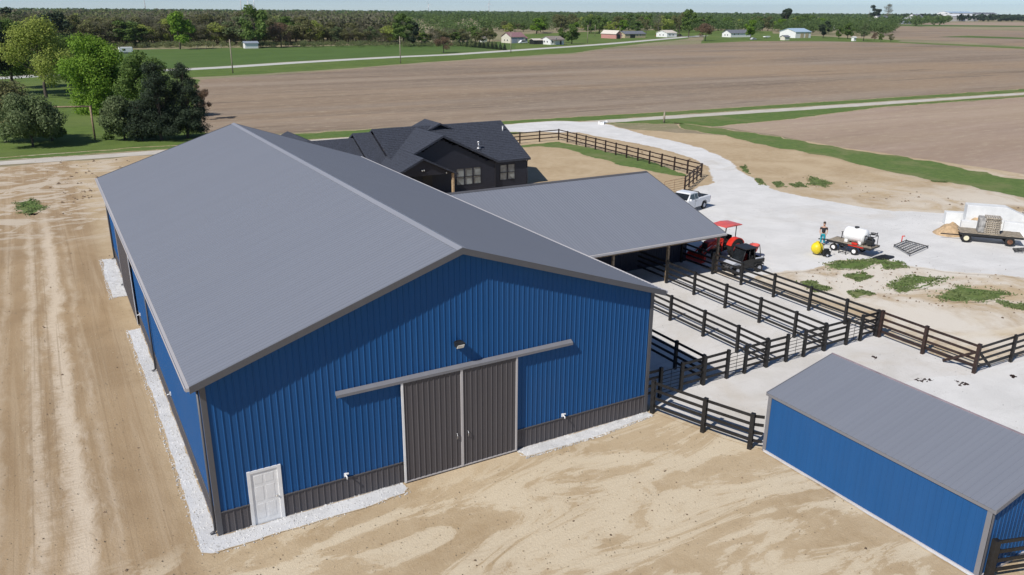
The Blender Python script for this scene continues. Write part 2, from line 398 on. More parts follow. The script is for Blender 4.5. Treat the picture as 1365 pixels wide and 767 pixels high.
sheet('grass_verge', A(640,178, 680,180, 716,177, 722,173, 704,169, 640,172), M['verge'], .012, .3, .6, 1)
sheet('gravel_lane', [(-140, 86), (-40, 85.2), (20, 84.6), (60, 84), (90, 83.0), (130, 81.2), (195, 79.9), (900, 80), (900, 83), (195, 82.8), (100, 85.9), (60, 87.2), (20, 87.6), (-40, 88.4), (-140, 89)], M['road'], .020, .2, 0, 3)
# lawns and crop on the left
sheet('lawn', [(-120, 89.5), (-40, 88.8), (22, 88.0), *A(285,182, 262,172, 258,150, 260,125, 266,106, 220,103), (-60, 200), (-150, 190)], M['grass'], .008, .5, 0, 3)
rd = [at(300,90), at(400,83.5), at(469,79.5), at(534,76), at(600,73.2), at(640,70.6), at(700,66.5), at(760,62.5), at(808,59), at(860,54.5), at(900,51), at(918,49.3), at(940,47.8)]
up = [Vector((p.x-.5, p.y+1, 0)) for p in rd]
L0 = at(255, 92.5); L1 = at(60, 101); L2 = at(-60, 108)
nb = [at(918,52), at(860,58), at(808,64), at(767,70.5), at(640,78.3), at(508.6,87.5), at(469,91.2), at(300,101.5)]
sheet('grass_verge', [L2, L1, L0, *rd[:-1], *nb, at(255,103.5), at(60,112), at(-60,118)], M['grass'], .012, .6, 0, 5)
W_ = 5.0
def band(path, w):
    a = []; b = []
    for i, p in enumerate(path):
        t = (path[min(i+1, len(path)-1)] - path[max(i-1, 0)]); nn = Vector((-t.y, t.x, 0)).normalized()
        a.append(p+nn*w/2); b.append(p-nn*w/2)
    return a + b[::-1]
sheet('country_road', band([L2, L1, L0]+rd, 7.5), M['asphalt'], .024, .05, 0, 8)
sheet('green_crop_field', [at(-60,106), at(60,98.5), at(255,90.5), *[Vector((p.x-3, p.y+5, 0)) for p in rd[:7]], *A(700,55, 640,56, 560,58, 420,62, 300,64, 200,66, 60,68, -60,70)], M['green'], .008, .5, 0, 8)
sheet('grass_verge', [*[Vector((p.x-3, p.y+5, 0)) for p in rd[6:]], *A(960,47.0, 1030,46, 1030,42, 900,40, 800,42, 700,46, 690,55)], M['grass'], .010, .8, 0, 6)
sheet('grass_verge', [*A(935,58.0, 1002,55.0, 1100,55.4, 1196,57.2, 1200,54, 1120,50, 1030,45, 940,47)], M['grass'], .009, .8, 0, 6)
sheet('country_road', band([at(1090,38.5), at(1104,36.5), at(1120,34.0), at(1156,30.4), at(1240,28.6)], 13), M['asphalt'], .024, .05, 0, 10)
# fields beyond, to the right
sheet('bare_field', A(1130,38, 1150,33, 1365,42, 1500,48, 1500,80, 1365,62, 1290,57, 1205,52), M['field'], .008, 2, 0, 20)
sheet('grass_verge', A(1196,55.8, 1365,63, 1500,70, 1500,73, 1365,65.5, 1196,57.4), M['weed'], .013, .5, 0, 10)
sheet('grass_verge', A(1250,49.5, 1290,47.8, 1365,50.5, 1500,52, 1500,54.5, 1365,52.4, 1290,50.4), M['green'], .014, .5, 0, 10)
sheet('grass_verge', A(1145,32.3, 1365,34.6, 1365,36.4, 1240,35.4, 1145,34), M['green'], .014, .5, 0, 10)
sheet('bare_field', A(1230,30.4, 1365,30, 1500,31, 1500,41, 1365,36.8, 1230,35.5), M['field2'], .012, .5, 0, 10)

# driveway and gravel yard
drv = A(640,176, 660,167, 740,161, 800,163, 860,180, 930,195, 975,214, 1002,236, 1040,254, 1100,267, 1190,281, 1265,284, 1330,300, 1420,330, 1440,372, 1365,372, 1290,366, 1210,358, 1160,349, 1110,352, 1075,362, 1040,367)
sheet('gravel_driveway', [*drv, (36.6, 11.8), (36.6, 20), (36.6, 32), (44, 33.5), (53.5, 36.5), *A(946,243, 944,231, 925,214, 890,202, 850,192, 800,184, 770,177, 720,177)], M['gravel'], .024, .35, .7, 1.0)
sheet('gravel_pen', [(18.9, -.1), (21.0, -5.2), (24.6, -5.2), (36.6, -16), (60, -16), (60, -4.5), (37.2, -4.3), (36.7, .2), (37.0, 3), (37.2, 8), (36.8, 13), (36.6, 31), (18.9, 31)], M['pen'], .028, .15, .6, .8)
sheet('gravel_pen', [(24.8, -4.9), (28, -3.2), (36, -4.9), (60, -5.2), (60, -30), (24.8, -30)], M['gravel'], .032, .3, 0, .8)
# stone drip strips round the barn
sheet('gravel_drip_strip', [(-.02, -.01), (-.02, 22.3), (-.80, 22.2), (-.72, 18), (-.62, 12), (-.64, 6), (-.72, 1.5), (-.74, -.7), (-.4, -.98), (2.6, -.90), (4.8, -.92), (6.6, -.75), (6.9, -.5), (6.9, -.01)], M['strip'], .024, .035, .10, .3, None, .9)
sheet('gravel_drip_strip', [(-.02, 28.6), (-.02, 37.9), (-.9, 38.1), (-1.1, 33), (-1.0, 28.6)], M['strip'], .024, .05, .10, .3, None, .9)
sheet('gravel_drip_strip', [(11.9, -.01), (18.9, -.01), (19.0, -.45), (15.7, -.78), (12.0, -.78)], M['strip'], .034, .035, .10, .3, None, .9)
sheet('gravel_drip_strip', [(20.86, -5.2), (20.86, -14.8), (20.98, -14.8), (20.98, -5.2)], M['strip'], .036, .02, .05, .5)
# house yard
sheet('yard_grass', A(640,200, 690,194, 745,188, 800,199, 866,214, 900,226, 924,237, 900,235, 870,230, 820,219, 790,211, 752,199, 720,196, 690,199), M['weed'], .012, .4, .7, 1.0)
# weedy patches on the stony ground and the far left of the yard
wp = [A(1098,352, 1125,348, 1160,347, 1176,352, 1150,360, 1110,360), A(1124,368, 1150,364, 1162,370, 1144,376), A(1180,378, 1215,367, 1262,372, 1235,386, 1190,388),
      A(1245,395, 1275,381, 1330,388, 1350,394, 1310,404, 1260,403), A(1065,378, 1085,376, 1112,387, 1085,390), A(1330,402, 1400,410, 1400,420, 1340,410), A(1130,390, 1150,388, 1166,393, 1140,398),
      A(18,272, 45,265, 64,276, 45,288, 22,284), A(1160,345, 1200,350, 1210,357, 1180,360), A(1080,236, 1110,244, 1100,250, 1075,246), A(1190,388, 1200,384, 1212,388, 1200,392), A(986,222, 994,221, 999,232, 992,230), A(1004,238, 1014,240, 1020,247, 1012,247), A(1030,244, 1040,243, 1048,249, 1036,250), A(1052,246, 1066,244, 1076,250, 1060,250), A(1240,240, 1262,242, 1262,244, 1244,243)]
for q in wp:
    ar = abs(sum(q[i].x*q[(i+1)%len(q)].y - q[(i+1)%len(q)].x*q[i].y for i in range(len(q))))/2
    rr = min(.55, math.sqrt(ar)*.13); sheet('weed_patch', q, M['weed'], .036, min(.30, rr*.45), rr, .3, None, 1.0)

# ------------------------------------------------------------------ blades, clods (uncountable)
def blades(name, polys, n, h, mat, seed, label):
    rs = np.random.RandomState(seed); V = []; 
    for q in polys:
        q2 = np.array([(p.x, p.y) for p in q]); c = q2.mean(0); ext = q2-c
        k = rs.randint(0, len(q), n); k2 = (k+1) % len(q)
        a = np.sqrt(rs.rand(n, 1)); b = rs.rand(n, 1)
        p = c + (ext[k]*(1-b)+ext[k2]*b)*(a*(1+.35*rs.rand(n, 1)**4))
        keep = np.array([noise.noise((x*1.1, y*1.1, 3)) > -.12 for x, y in p]); p = p[keep]; m = len(p)
        ang = rs.rand(m)*2*PI; hh = h*(.4+rs.rand(m)); wd = .03+.05*rs.rand(m)
        dx = np.cos(ang)*wd; dy = np.sin(ang)*wd; lx = rs.randn(m)*hh*.4; ly = rs.randn(m)*hh*.4
        z0 = np.full(m, .03)
        V.append(np.stack([np.stack([p[:,0]-dx, p[:,1]-dy, z0], 1), np.stack([p[:,0]+dx, p[:,1]+dy, z0], 1),
                 np.stack([p[:,0]+lx+dx*.5, p[:,1]+ly+dy*.5, z0+hh], 1), np.stack([p[:,0]+lx-dx*.5, p[:,1]+ly-dy*.5, z0+hh], 1)], 1).reshape(-1, 3))
    V = np.concatenate(V); F = np.arange(len(V)).reshape(-1, 4)
    tag(put(name, npmesh(name, V, F), None, mat), label, 'weeds', None, 'stuff')
blades('weed_tufts', wp[:7]+wp[8:], 1100, .08, M['lf_weed'], 3, 'low green weeds in patches on the stony ground beyond the pens')
blades('weed_tufts', wp[7:8], 1000, .08, M['lf_weed'], 5, 'small green weed patch on the bare dirt left of the barn')
def clods(name, regions, mat, seed, label):
    rs = random.Random(seed); V = []; F = []
    for poly, n, s in regions:
        xs = [p.x for p in poly]; ys = [p.y for p in poly]
        for _ in range(n):
            i = rs.randrange(len(poly)); a, b = poly[i], poly[(i+1) % len(poly)]; c = sum(poly, Vector())/len(poly)
            p = c + (a.lerp(b, rs.random())-c)*math.sqrt(rs.random()); r = s*(.35+rs.random()**3*1.6); o = len(V)
            for k in range(5):
                an = k*2*PI/5+rs.random(); V.append((p.x+math.cos(an)*r*(.7+rs.random()*.6), p.y+math.sin(an)*r*(.7+rs.random()*.6), .015))
            V.append((p.x+rs.uniform(-.3, .3)*r, p.y+rs.uniform(-.3, .3)*r, .02+r*.75))
            for k in range(5): F.append((o+k, o+(k+1) % 5, o+5))
    tag(put(name, npmesh(name, V, F), None, mat), label, 'soil clods', None, 'stuff')
clods('soil_clods', [(A(60,255, 100,230, 175,232, 130,258, 80,290), 90, .12), (A(40,215, 200,212, 190,225, 60,235), 40, .1), (A(0,300, 130,260, 270,767, 0,767), 110, .035),
     (A(300,767, 600,660, 1000,610, 1300,767), 90, .03)], M['clod'], 4, 'loose brown soil clods scattered over the bare dirt yard')
clods('soil_clods', [(A(720,180, 800,185, 925,215, 946,232, 935,226, 860,204, 780,188), 90, .11), (A(1030,230, 1365,275, 1365,285, 1190,270, 1060,250), 80, .09), (A(1060,365, 1150,350, 1365,360, 1365,430, 1180,400), 260, .055)], M['clod'], 9, 'brown clods along the edge of the pale driveway and stony ground')
for k, q in enumerate([A(1162,474, 1169,476, 1166,481), A(1215,505, 1250,505, 1240,510, 1220,509), A(1270,507, 1292,513, 1280,516), A(1347,501, 1356,503, 1350,505)]):
    clods('manure_clods', [(q, 30+10*k, .07)], M['rust'], 20+k, ['dark clump lying alone on pale gravel beside the grey roof ridge', 'scatter of small dark clods on gravel in the paddock', 'dark streak of clods on gravel near the paddock corner post', 'tiny dark clump on gravel right of the paddock corner'][k])

def pebbles(name, polys, n, size, mat, seed, label, cat='stones'):
    rs = np.random.RandomState(seed); V = []; F = []
    for q, dens in polys:
        q = np.array([(p[0], p[1]) for p in q]); lo = q.min(0); hi = q.max(0); pts = lo+rs.rand(int(n*dens*3), 2)*(hi-lo)
        ins = np.zeros(len(pts), bool); j = len(q)-1
        for i in range(len(q)):
            c = ((q[i, 1] > pts[:, 1]) != (q[j, 1] > pts[:, 1])) & (pts[:, 0] < (q[j, 0]-q[i, 0])*(pts[:, 1]-q[i, 1])/(q[j, 1]-q[i, 1]+1e-9)+q[i, 0]); ins ^= c; j = i
        p = pts[ins][:int(n*dens)]; m = len(p); r = size*(.45+rs.rand(m)**2*1.1); a0 = rs.rand(m)*6.28
        ring = [np.stack([p[:, 0]+np.cos(a0+k*2.094)*r*(.7+.5*rs.rand(m)), p[:, 1]+np.sin(a0+k*2.094)*r*(.7+.5*rs.rand(m)), np.full(m, .022)], 1) for k in range(3)]
        topv = np.stack([p[:, 0]+r*.2*rs.randn(m), p[:, 1]+r*.2*rs.randn(m), .03+r*.8], 1)
        o = sum(len(v) for v in V); V.append(np.stack(ring+[topv], 1).reshape(-1, 3)); b = (np.arange(m)*4+o)[:, None]
        F.append(np.concatenate([b+np.array([[0, 1, 3]]), b+np.array([[1, 2, 3]]), b+np.array([[2, 0, 3]])], 0))
    tag(put(name, npmesh(name, np.concatenate(V), np.concatenate(F)), None, mat), label, cat, None, 'stuff')
ws_ = simple('white_crushed_stone', (.66, .66, .65), .9, 0, .2, 3, .2); ts_ = simple('tan_pebble', (.42, .33, .22), .95, 0, .35, .7)
pebbles('white_stones', [([(-.02, 0), (-.02, 22.2), (-.86, 22.3), (-.78, 10), (-.80, -.8), (-.35, -1.08), (6.9, -.92), (6.9, 0), (0, 0)], .62), ([(11.9, -.02), (18.9, -.02), (18.9, -.5), (15.7, -.86), (11.9, -.88)], .25), ([(-.02, 28.6), (-.02, 38), (-1.1, 38.2), (-1.2, 28.4)], .2)], 9000, .034, ws_, 41, 'white crushed stones in the drip strip round the barn')
pebbles('tan_pebbles', [([(-12, 40), (0, 40), (0, -1), (-12, -1)], .5), ([(-3, -1), (21, -1), (21, -16), (-3, -16)], .5)], 5000, .026, ts_, 42, 'small tan pebbles strewn over the bare dirt near the barn')
pebbles('grey_pebbles', [([(19, .5), (36, .5), (36, 14), (19, 14)], .25), ([(20, -1), (38, -1), (50, -20), (24, -8)], .25), ([(37, 5), (70, 5), (75, 30), (50, 40), (40, 30)], .35)], 4000, .035, simple('light_grey_stone', (.55, .54, .52), .9, 0, .25, .8), 43, 'grey stones scattered through the pale gravel yard')

# ------------------------------------------------------------------ ribbed steel
def ribprof(width, rib=.2286, h=.02, base=.05, top=.024, ph=0.0):
    P = [(0, 0)]; u = rib/2 - ph % rib
    if u < base/2: u += rib
    while u < width-base/2:
        P += [(u-base/2, 0), (u-top/2, h), (u+top/2, h), (u+base/2, 0)]; u += rib
    P.append((width, 0)); return P
def ribbed(name, parent, mat, O, U, V, width, v0, v1, cache={}, h=.02, ph=0.0):
    """one steel panel: U along the wall, V up it; v1 number or function(u)"""
    U = Vector(U).normalized(); V = Vector(V).normalized(); N = U.cross(V)
    Mx = Matrix(((U.x, V.x, N.x, O[0]), (U.y, V.y, N.y, O[1]), (U.z, V.z, N.z, O[2]), (0, 0, 0, 1)))
    key = (name, mat.name, round(width, 4), v0, v1, h, round(ph % .2286, 3)) if not callable(v1) else None
    me = cache.get(key) if key else None
    if me is None:
        P = ribprof(width, h=h, ph=ph); vs = []; fs = []
        f = v1 if callable(v1) else (lambda u: v1)
        for u, n in P: vs += [(u, v0, n), (u, f(u), n)]
        for i in range(len(P)-1): fs.append((2*i, 2*i+2, 2*i+3, 2*i+1))
        k = len(vs); # return flange at both long edges gives the sheet thickness
        for u in (0.0, width): vs += [(u, v0, 0), (u, f(u), 0), (u, f(u), -.012), (u, v0, -.012)]
        fs += [(k, k+1, k+2, k+3), (k+4, k+7, k+6, k+5)]
        me = bpy.data.meshes.new(name); me.from_pydata(vs, [], fs); me.materials.append(mat)
        if key: cache[key] = me
    return put(name, me, parent, None, Mx)
PW = .9144
def wallrun(parent, mat, O, U, length, v0, v1, name='siding_panel', skip=(), pw=PW, h=.02):
    """panels side by side; v1(s) gives the height at distance s along the wall; skip = [(s0,s1,vtop)] openings to the ground"""
    U = Vector(U); s = 0.0; cuts = sorted({round(k*pw, 4) for k in range(int(length/pw)+1)} | {length} | {q for a, b, c in skip for q in (a, b)})
    for a, b in zip(cuts, cuts[1:]):
        if b-a < .02: continue
        m = (a+b)/2; lo = v0
        for x0, x1, vt in skip:
            if x0 < m < x1: lo = max(lo, vt)
        if callable(v1):
            if min(v1(a), v1(b)) <= lo+.02: continue
            fn = (lambda u, a=a: v1(a+u))
        else:
            if v1 <= lo+.02: continue
            fn = v1
        ribbed(name, parent, mat, Vector(O)+U*a, U, (0, 0, 1), b-a, lo, fn, h=h, ph=a if abs(a/pw-round(a/pw)) > .001 else 0.0)

# ------------------------------------------------------------------ the big barn
BW, BL, RZ, SL = 18.84, 37.93, 9.22, .3345
OH = .36
rz = lambda x: RZ - SL*abs(x-BW/2)
barn = thing('barn', 'large blue steel barn with grey gable roof, charcoal base band and sliding doors', 'barn')
top = lambda s: rz(s)-.20
DX0, DX1, DX2 = 6.93, 9.41, 11.9
wd = (1.21, 2.20)
WS = .92
wallrun(barn, M['blue'], (0, 0, 0), (1, 0, 0), BW, WS, top, skip=((1.143, 2.286, 2.16),))
wallrun(barn, M['char'], (0, 0, 0), (1, 0, 0), BW, .03, WS-.02, 'wainscot_panel', skip=((1.143, 2.286, 2.16), (DX0, DX2, 4.2)))
ev = rz(0)-.20
wallrun(barn, M['blue'], (0, BL, 0), (0, -1, 0), BL, WS, ev, h=.012)
wallrun(barn, M['char'], (0, BL, 0), (0, -1, 0), BL, .03, WS-.02, 'wainscot_panel')
wallrun(barn, M['blue'], (BW, 0, 0), (0, 1, 0), BL, WS, ev)
wallrun(barn, M['char'], (BW, 0, 0), (0, 1, 0), BL, .03, WS-.02, 'wainscot_panel')
wallrun(barn, M['blue'], (BW, BL, 0), (-1, 0, 0), BW, .03, lambda s: rz(BW-s)-.20)
# wainscot ledge trim
t = MB()
t.box(.02, -.035, WS-.03, wd[0]-.06, .0, WS+.012).box(wd[1]+.06, -.035, WS-.03, DX0-.05, .0, WS+.012).box(DX2+.05, -.035, WS-.03, BW-.02, .0, WS+.012)
t.box(-.035, .02, WS-.03, 0, BL-.02, WS+.012)
t.build('ledge_trim', M['trim'], barn)
t = MB(); t.box(.02, -.03, .0, wd[0]-.06, .0, .035).box(wd[1]+.06, -.03, 0, DX0-.05, 0, .035).box(DX2+.05, -.03, 0, BW-.02, 0, .035).box(-.03, .02, 0, 0, BL-.02, .035)
t.build('base_trim', M['railtrim'], barn)
for x, y in ((0, 0), (BW, 0), (0, BL), (BW, BL)):
    sx = 1 if x == 0 else -1; sy = 1 if y == 0 else -1
    MB().box(min(x-sx*.035, x+sx*.14), min(y-sy*.04, y-sy*.002), .01, max(x-sx*.035, x+sx*.14), max(y-sy*.04, y-sy*.002), ev).box(min(x-sx*.037, x-sx*.002), min(y-sy*.038, y+sy*.14), .01, max(x-sx*.037, x-sx*.002), max(y-sy*.038, y+sy*.14), ev-.003).build('corner_trim', M['trim'], barn)
# roof
sec = math.sqrt(1+SL*SL); slen = (BW/2+OH)*sec
for sgn in (-1, 1):
    e = Vector((BW/2+sgn*(BW/2+OH), 0, 0)); ez = rz(e.x if sgn > 0 else -OH)
    deck = MB(); x1 = BW/2+sgn*(BW/2+OH); x0 = BW/2
    p = [(x0, RZ-.012), (x1, rz(x1)-.012), (x1, rz(x1)-.19), (x0, RZ-.20)]
    deck.prism(p, 'y', -OH+.01, BL+OH-.01); deck.build('roof_deck', M['trim'], barn)
    n = int(round((BL+2*OH)/PW)); pw = (BL+2*OH)/n
    Vd = Vector((-sgn, 0, SL)); Ud = Vector((0, sgn, 0)) 
    for k in range(n):
        y = -OH + (k if sgn > 0 else k+1)*pw
        ribbed('roof_panel', barn, M['roof'], (x1, y, rz(x1)), Ud, Vd, pw, 0.0, slen)
MB().prism([(BW/2-.20, RZ-.045), (BW/2, RZ+.03), (BW/2+.20, RZ-.045), (BW/2+.20, RZ-.03), (BW/2, RZ+.05), (BW/2-.20, RZ-.03)], 'y', -OH-.01, BL+OH+.01).build('ridge_cap', M['cap'], barn)
for y, s in ((-OH, -1), (BL+OH, 1)):   # rake trim
    for sgn in (-1, 1):
        x1 = BW/2+sgn*(BW/2+OH+.01)
        MB().prism([(BW/2, RZ+.03), (x1, rz(x1)+.03), (x1, rz(x1)-.21), (BW/2, RZ-.21)], 'y', min(y, y+s*.04), max(y, y+s*.04)).build('rake_trim', M['trim'], barn)
gz = rz(-OH)
gut = MB(); gut.prism([(-OH, gz-.02), (-OH-.13, gz-.02), (-OH-.13, gz+.0), (-OH-.15, gz), (-OH-.15, gz-.10), (-OH-.11, gz-.14), (-OH, gz-.14)], 'y', -OH, BL+OH)
gut.build('gutter', M['gutter'], barn)
MB().prism([(BW+OH, gz-.02), (BW+OH+.13, gz), (BW+OH+.13, gz-.12), (BW+OH, gz-.14)], 'y', -OH, BL+OH).build('gutter', M['gutter'], barn)
for y in (.16, 15.58, 31.0, 37.75):
    d = MB(); d.path([(-OH-.07, y, gz-.12), (-.09, y, gz-.42), (-.09, y, .14), (-.26, y, .06)], .045, 6); d.build('downspout', M['trim'], barn)
# front sliding doors: stand proud of the wall
yd = -.13; HD = 4.36
for a, b in ((DX0, DX1-.02), (DX1+.02, DX2)):
    wallrun(barn, M['char'], (a+.05, yd, 0), (1, 0, 0), b-a-.1, .10, HD-.06, 'door_panel')
for a, b in ((DX0, DX1), (DX1, DX2)):
    L = MB().box(a+.004, yd+.002, .08, b-.004, yd+.055, HD)
    dr = L.build('sliding_door', M['char'], barn)
    MB().box(a+.006, yd-.03, .06, b-.006, yd, .11).build('door_bottom_trim', M['gutter'], dr)
MB().box(DX0-.03, yd-.035, .06, DX0+.055, yd, HD).build('door_trim', M['white'], barn)
MB().box(DX1-.05, yd-.038, .06, DX1+.05, yd, HD).build('door_trim', M['gutter'], barn)
MB().box(DX2-.055, yd-.035, .06, DX2+.02, yd, HD).build('door_trim', M['gutter'], barn)
for x in (DX1-.24, DX1+.24):
    MB().path([(x, yd-.02, 1.62), (x+.0, yd-.08, 1.58), (x, yd-.08, 1.40), (x, yd-.02, 1.36)], .014).build('door_handle', M['chrome'], barn)
MB().prism([(-.19, HD-.05), (-.19, HD+.06), (-.02, HD+.15), (-.02, HD+.03), (-.16, HD-.02), (-.16, HD-.05)], 'x', 4.45, 14.55).build('door_track_cover', M['railtrim'], barn)
# shed flood lamp over the doors
fl_ = MB().box(9.20, -.05, 5.28, 9.46, 0, 5.50).box(9.15, -.32, 5.42, 9.51, -.05, 5.47).prism([(-.32, 5.42), (-.05, 5.42), (-.05, 5.30), (-.22, 5.28)], 'x', 9.17, 9.49, .01)
lampo = fl_.build('wall_lamp', M['blackp'], barn); MB().prism([(-.34, 5.41), (-.31, 5.42), (-.22, 5.27), (-.25, 5.26)], 'x', 9.19, 9.47).build('lamp_lens', M['lamp'], lampo)
# taps
for x in (4.62, 14.25):
    MB().box(x-.05, -.05, .98, x+.05, 0, 1.12).tube((x, -.04, 1.07), (x+.0, -.2, 1.04), .025).tube((x, -.2, 1.05), (x, -.2, .95), .02).box(x-.02, -.12, 1.10, x+.10, -.06, 1.14).build('wall_tap', M['white'], barn)
# walk door
dm = MB().box(wd[0]+.02, -.02, .04, wd[1]-.02, .02, 2.12).build('walk_door', M['white'], barn)
fr = MB().box(1.13, -.05, .0, wd[0]+.03, .0, 2.20).box(wd[1]-.03, -.05, 0, 2.30, 0, 2.20).box(wd[0]+.03, -.048, 2.11, wd[1]-.03, 0, 2.198)
fr.build('door_frame', M['white'], dm); MB().box(wd[0]+.03, -.07, .0, wd[1]-.03, -.022, .05).build('threshold', M['chrome'], dm)
for ix in (0, 1):
    for z0, z1 in ((.25, .82), (.96, 1.52), (1.66, 1.98)):
        x0 = wd[0]+.14+ix*.38; MB().box(x0, -.026, z0, x0+.29, -.02, z1).build('raised_panel', M['white'], dm)
MB().tube((wd[1]-.12, -.02, 1.0), (wd[1]-.12, -.09, 1.0), .03).build('handle', M['chrome'], dm)
# sliding door in the west wall
wy0, wy1 = 22.75, 30.7; xd = -.13
for a, b in ((wy0, (wy0+wy1)/2), ((wy0+wy1)/2, wy1)):
    d2 = MB().box(xd+.002, a+.004, .08, xd+.055, b-.004, 4.5).build('sliding_door', M['char'], barn)
    wallrun(barn, M['char'], (xd, b-.04, 0), (0, -1, 0), b-a-.08, .10, 4.44, 'door_panel')
MB().box(xd-.03, wy0-.04, .06, xd, wy0+.05, 4.5).build('door_trim', M['white'], barn)
MB().box(xd-.03, wy1-.05, .06, xd, wy1+.03, 4.5).build('door_trim', M['gutter'], barn)
MB().prism([(-.20, 4.45), (-.02, 4.45), (-.02, 4.72), (-.20, 4.6)], 'y', wy0-4.2, wy1+4.2).build('door_track_cover', M['railtrim'], barn)
for y in (21.6, 10.2):
    MB().box(-.05, y-.06, 1.0, 0, y+.06, 1.15).tube((-.05, y, 1.07), (-.18, y, 1.05), .022).build('wall_tap', M['white'], barn)
MB().box(.03, .03, 0, BW-.03, BL-.03, .012).build('floor_slab', M['rubble'], barn)

# ------------------------------------------------------------------ open lean-to shed on the east side
SX0, SX1, SY0, SY1, RY, EZ, RZ2 = BW+.05, 36.6, 14.05, 31.0, 22.6, 3.0, 5.78
s2 = (RZ2-EZ)/(RY-13.7)
shed = thing('open_shed', 'open fronted pole shed with grey gable roof on timber posts joined to the barn', 'shed', (SX0, SY0, 0))
Tn = Matrix.Translation((-SX0, -SY0, 0))
def sh(mb, name, mat, par=shed): return mb.build(name, mat, par, Tn)
zr = lambda y: RZ2 - s2*abs(y-RY)
sec2 = math.sqrt(1+s2*s2); le2 = (RY-13.7)*sec2
for sgn in (-1, 1):
    y1 = RY+sgn*(RY-13.7)
    sh(MB().prism([(RY, RZ2-.012), (y1, EZ-.012), (y1, EZ-.17), (RY, RZ2-.18)], 'x', SX0, SX1-.01), 'roof_deck', M['trim'])
    n = 19; pw = (SX1-SX0)/n
    for k in range(n):
        x = SX0+(k+1)*pw if sgn > 0 else SX0+k*pw
        ribbed('roof_panel', shed, M['roof'], (x-SX0, y1-SY0, EZ), (-sgn, 0, 0), (0, -sgn, s2), pw, 0.0, le2, h=.012)
sh(MB().prism([(RY-.2, RZ2-.04), (RY, RZ2+.03), (RY+.2, RZ2-.04), (RY, RZ2+.05)], 'x', SX0, SX1+.01), 'ridge_cap', M['trim'])
for sgn in (-1, 1):
    y1 = RY+sgn*(RY-13.7); sh(MB().prism([(RY, RZ2+.03), (y1, EZ+.03), (y1, EZ-.19), (RY, RZ2-.2)], 'x', SX1-.005, SX1+.03), 'rake_trim', M['trim'])
sh(MB().box(SX0, 13.56, EZ-.14, SX1+.02, 13.695, EZ-.005), 'gutter', M['gutter'])
sh(MB().box(SX0, 14.0, 2.62, SX1-.05, 14.05, 2.90).box(SX0, 14.25, 2.62, SX1-.05, 14.30, 2.90), 'header_beam', M['wood'])
for x in (22.7, 27.35, 31.92, 36.42):
    sh(MB().box(x-.075, 14.06, 0, x+.075, 14.21, 2.92), 'post', M['wood'])
    sh(MB().box(x-.075, 30.6, 0, x+.075, 30.75, 2.92), 'post', M['wood'])
for x in (36.42,):
    for y in (18.2, 26.5): sh(MB().box(x-.075, y-.075, 0, x+.075, y+.075, zr(y)-.2), 'post', M['wood'])
for y in (15.2, 16.4, 17.6, 18.8, 20.0, 21.2):   # purlins under the roof
    sh(MB().box(SX0, y-.02, zr(y)-.33, SX1-.02, y+.02, zr(y)-.2), 'purlin', M['wood'])
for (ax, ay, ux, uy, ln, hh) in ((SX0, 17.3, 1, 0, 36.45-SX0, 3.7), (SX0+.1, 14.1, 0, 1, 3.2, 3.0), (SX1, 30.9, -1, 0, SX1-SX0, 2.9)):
    wallrun(shed, M['shade_wall'], (ax-SX0, ay-SY0, 0), (ux, uy, 0), ln, .05, hh)

# ------------------------------------------------------------------ small run-in shed at lower right
rx0, rx1, ry0, ry1 = 21.0, 24.55, -14.38, -5.12
rlo, rhi = 2.66, 3.60; rs_ = (rhi-rlo)/(24.67-20.94)
run = thing('run_in_shed', 'small blue steel shed with single slope grey roof at lower right', 'shed', (rx0, ry0, 0))
def rn(mb, name, mat): return mb.build(name, mat, run, Matrix.Translation((-rx0, -ry0, 0)))
zq = lambda x: rlo + rs_*(x-20.94)
wallrun(run, M['blue'], (0, ry1-ry0, 0), (0, -1, 0), ry1-ry0, .10, zq(rx0)-.13, h=.009)
wallrun(run, M['blue'], (0, 0, 0), (1, 0, 0), rx1-rx0, .10, lambda s: zq(rx0+s)-.13)
wallrun(run, M['blue'], (rx1-rx0, ry1-ry0, 0), (-1, 0, 0), rx1-rx0, .10, lambda s: zq(rx1-s)-.13)
for y in (ry0+.08, (ry0+ry1)/2, ry1-.08): rn(MB().box(rx1-.07, y-.07, 0, rx1+.07, y+.07, zq(rx1)-.14), 'post', M['wood'])
rn(MB().box(rx1-.02, ry0, 3.1, rx1+.03, ry1, zq(rx1)-.14), 'header_beam', M['railtrim'])
for x, y, sx, sy in ((rx0, ry0, 1, 1), (rx0, ry1, 1, -1)):
    rn(MB().box(x-.04, min(y-sy*.04, y+sy*.13), .0, x-.002, max(y-sy*.04, y+sy*.13), zq(rx0)-.12).box(x-.038, min(y-sy*.04, y-sy*.002), .0, x+.13, max(y-sy*.04, y-sy*.002), zq(rx0)-.13), 'corner_trim', M['railtrim'])
rn(MB().box(rx0-.05, ry0+.02, 0, rx0-.001, ry1-.02, .10).box(rx0+.02, ry0-.05, 0, rx1, ry0-.001, .10), 'base_trim', M['gutter'])
rn(MB().prism([(20.94, rlo-.012), (24.67, rhi-.012), (24.67, rhi-.13), (20.94, rlo-.13)], 'y', ry0-.12, ry1+.12), 'roof_deck', M['railtrim'])
n = 10; pw = (ry1-ry0+.26)/n
for k in range(n):
    ribbed('roof_panel', run, M['roof'], (20.93-rx0, ry1+.13-k*pw-ry0, rlo), (0, -1, 0), (1, 0, rs_), pw, 0.0, 3.76*math.sqrt(1+rs_**2), h=.010)
for y in (ry0-.13, ry1+.13):
    rn(MB().prism([(20.93, rlo+.03), (24.69, rhi+.03), (24.69, rhi-.13), (20.93, rlo-.13)], 'y', y-.015, y+.015), 'rake_trim', M['railtrim'])
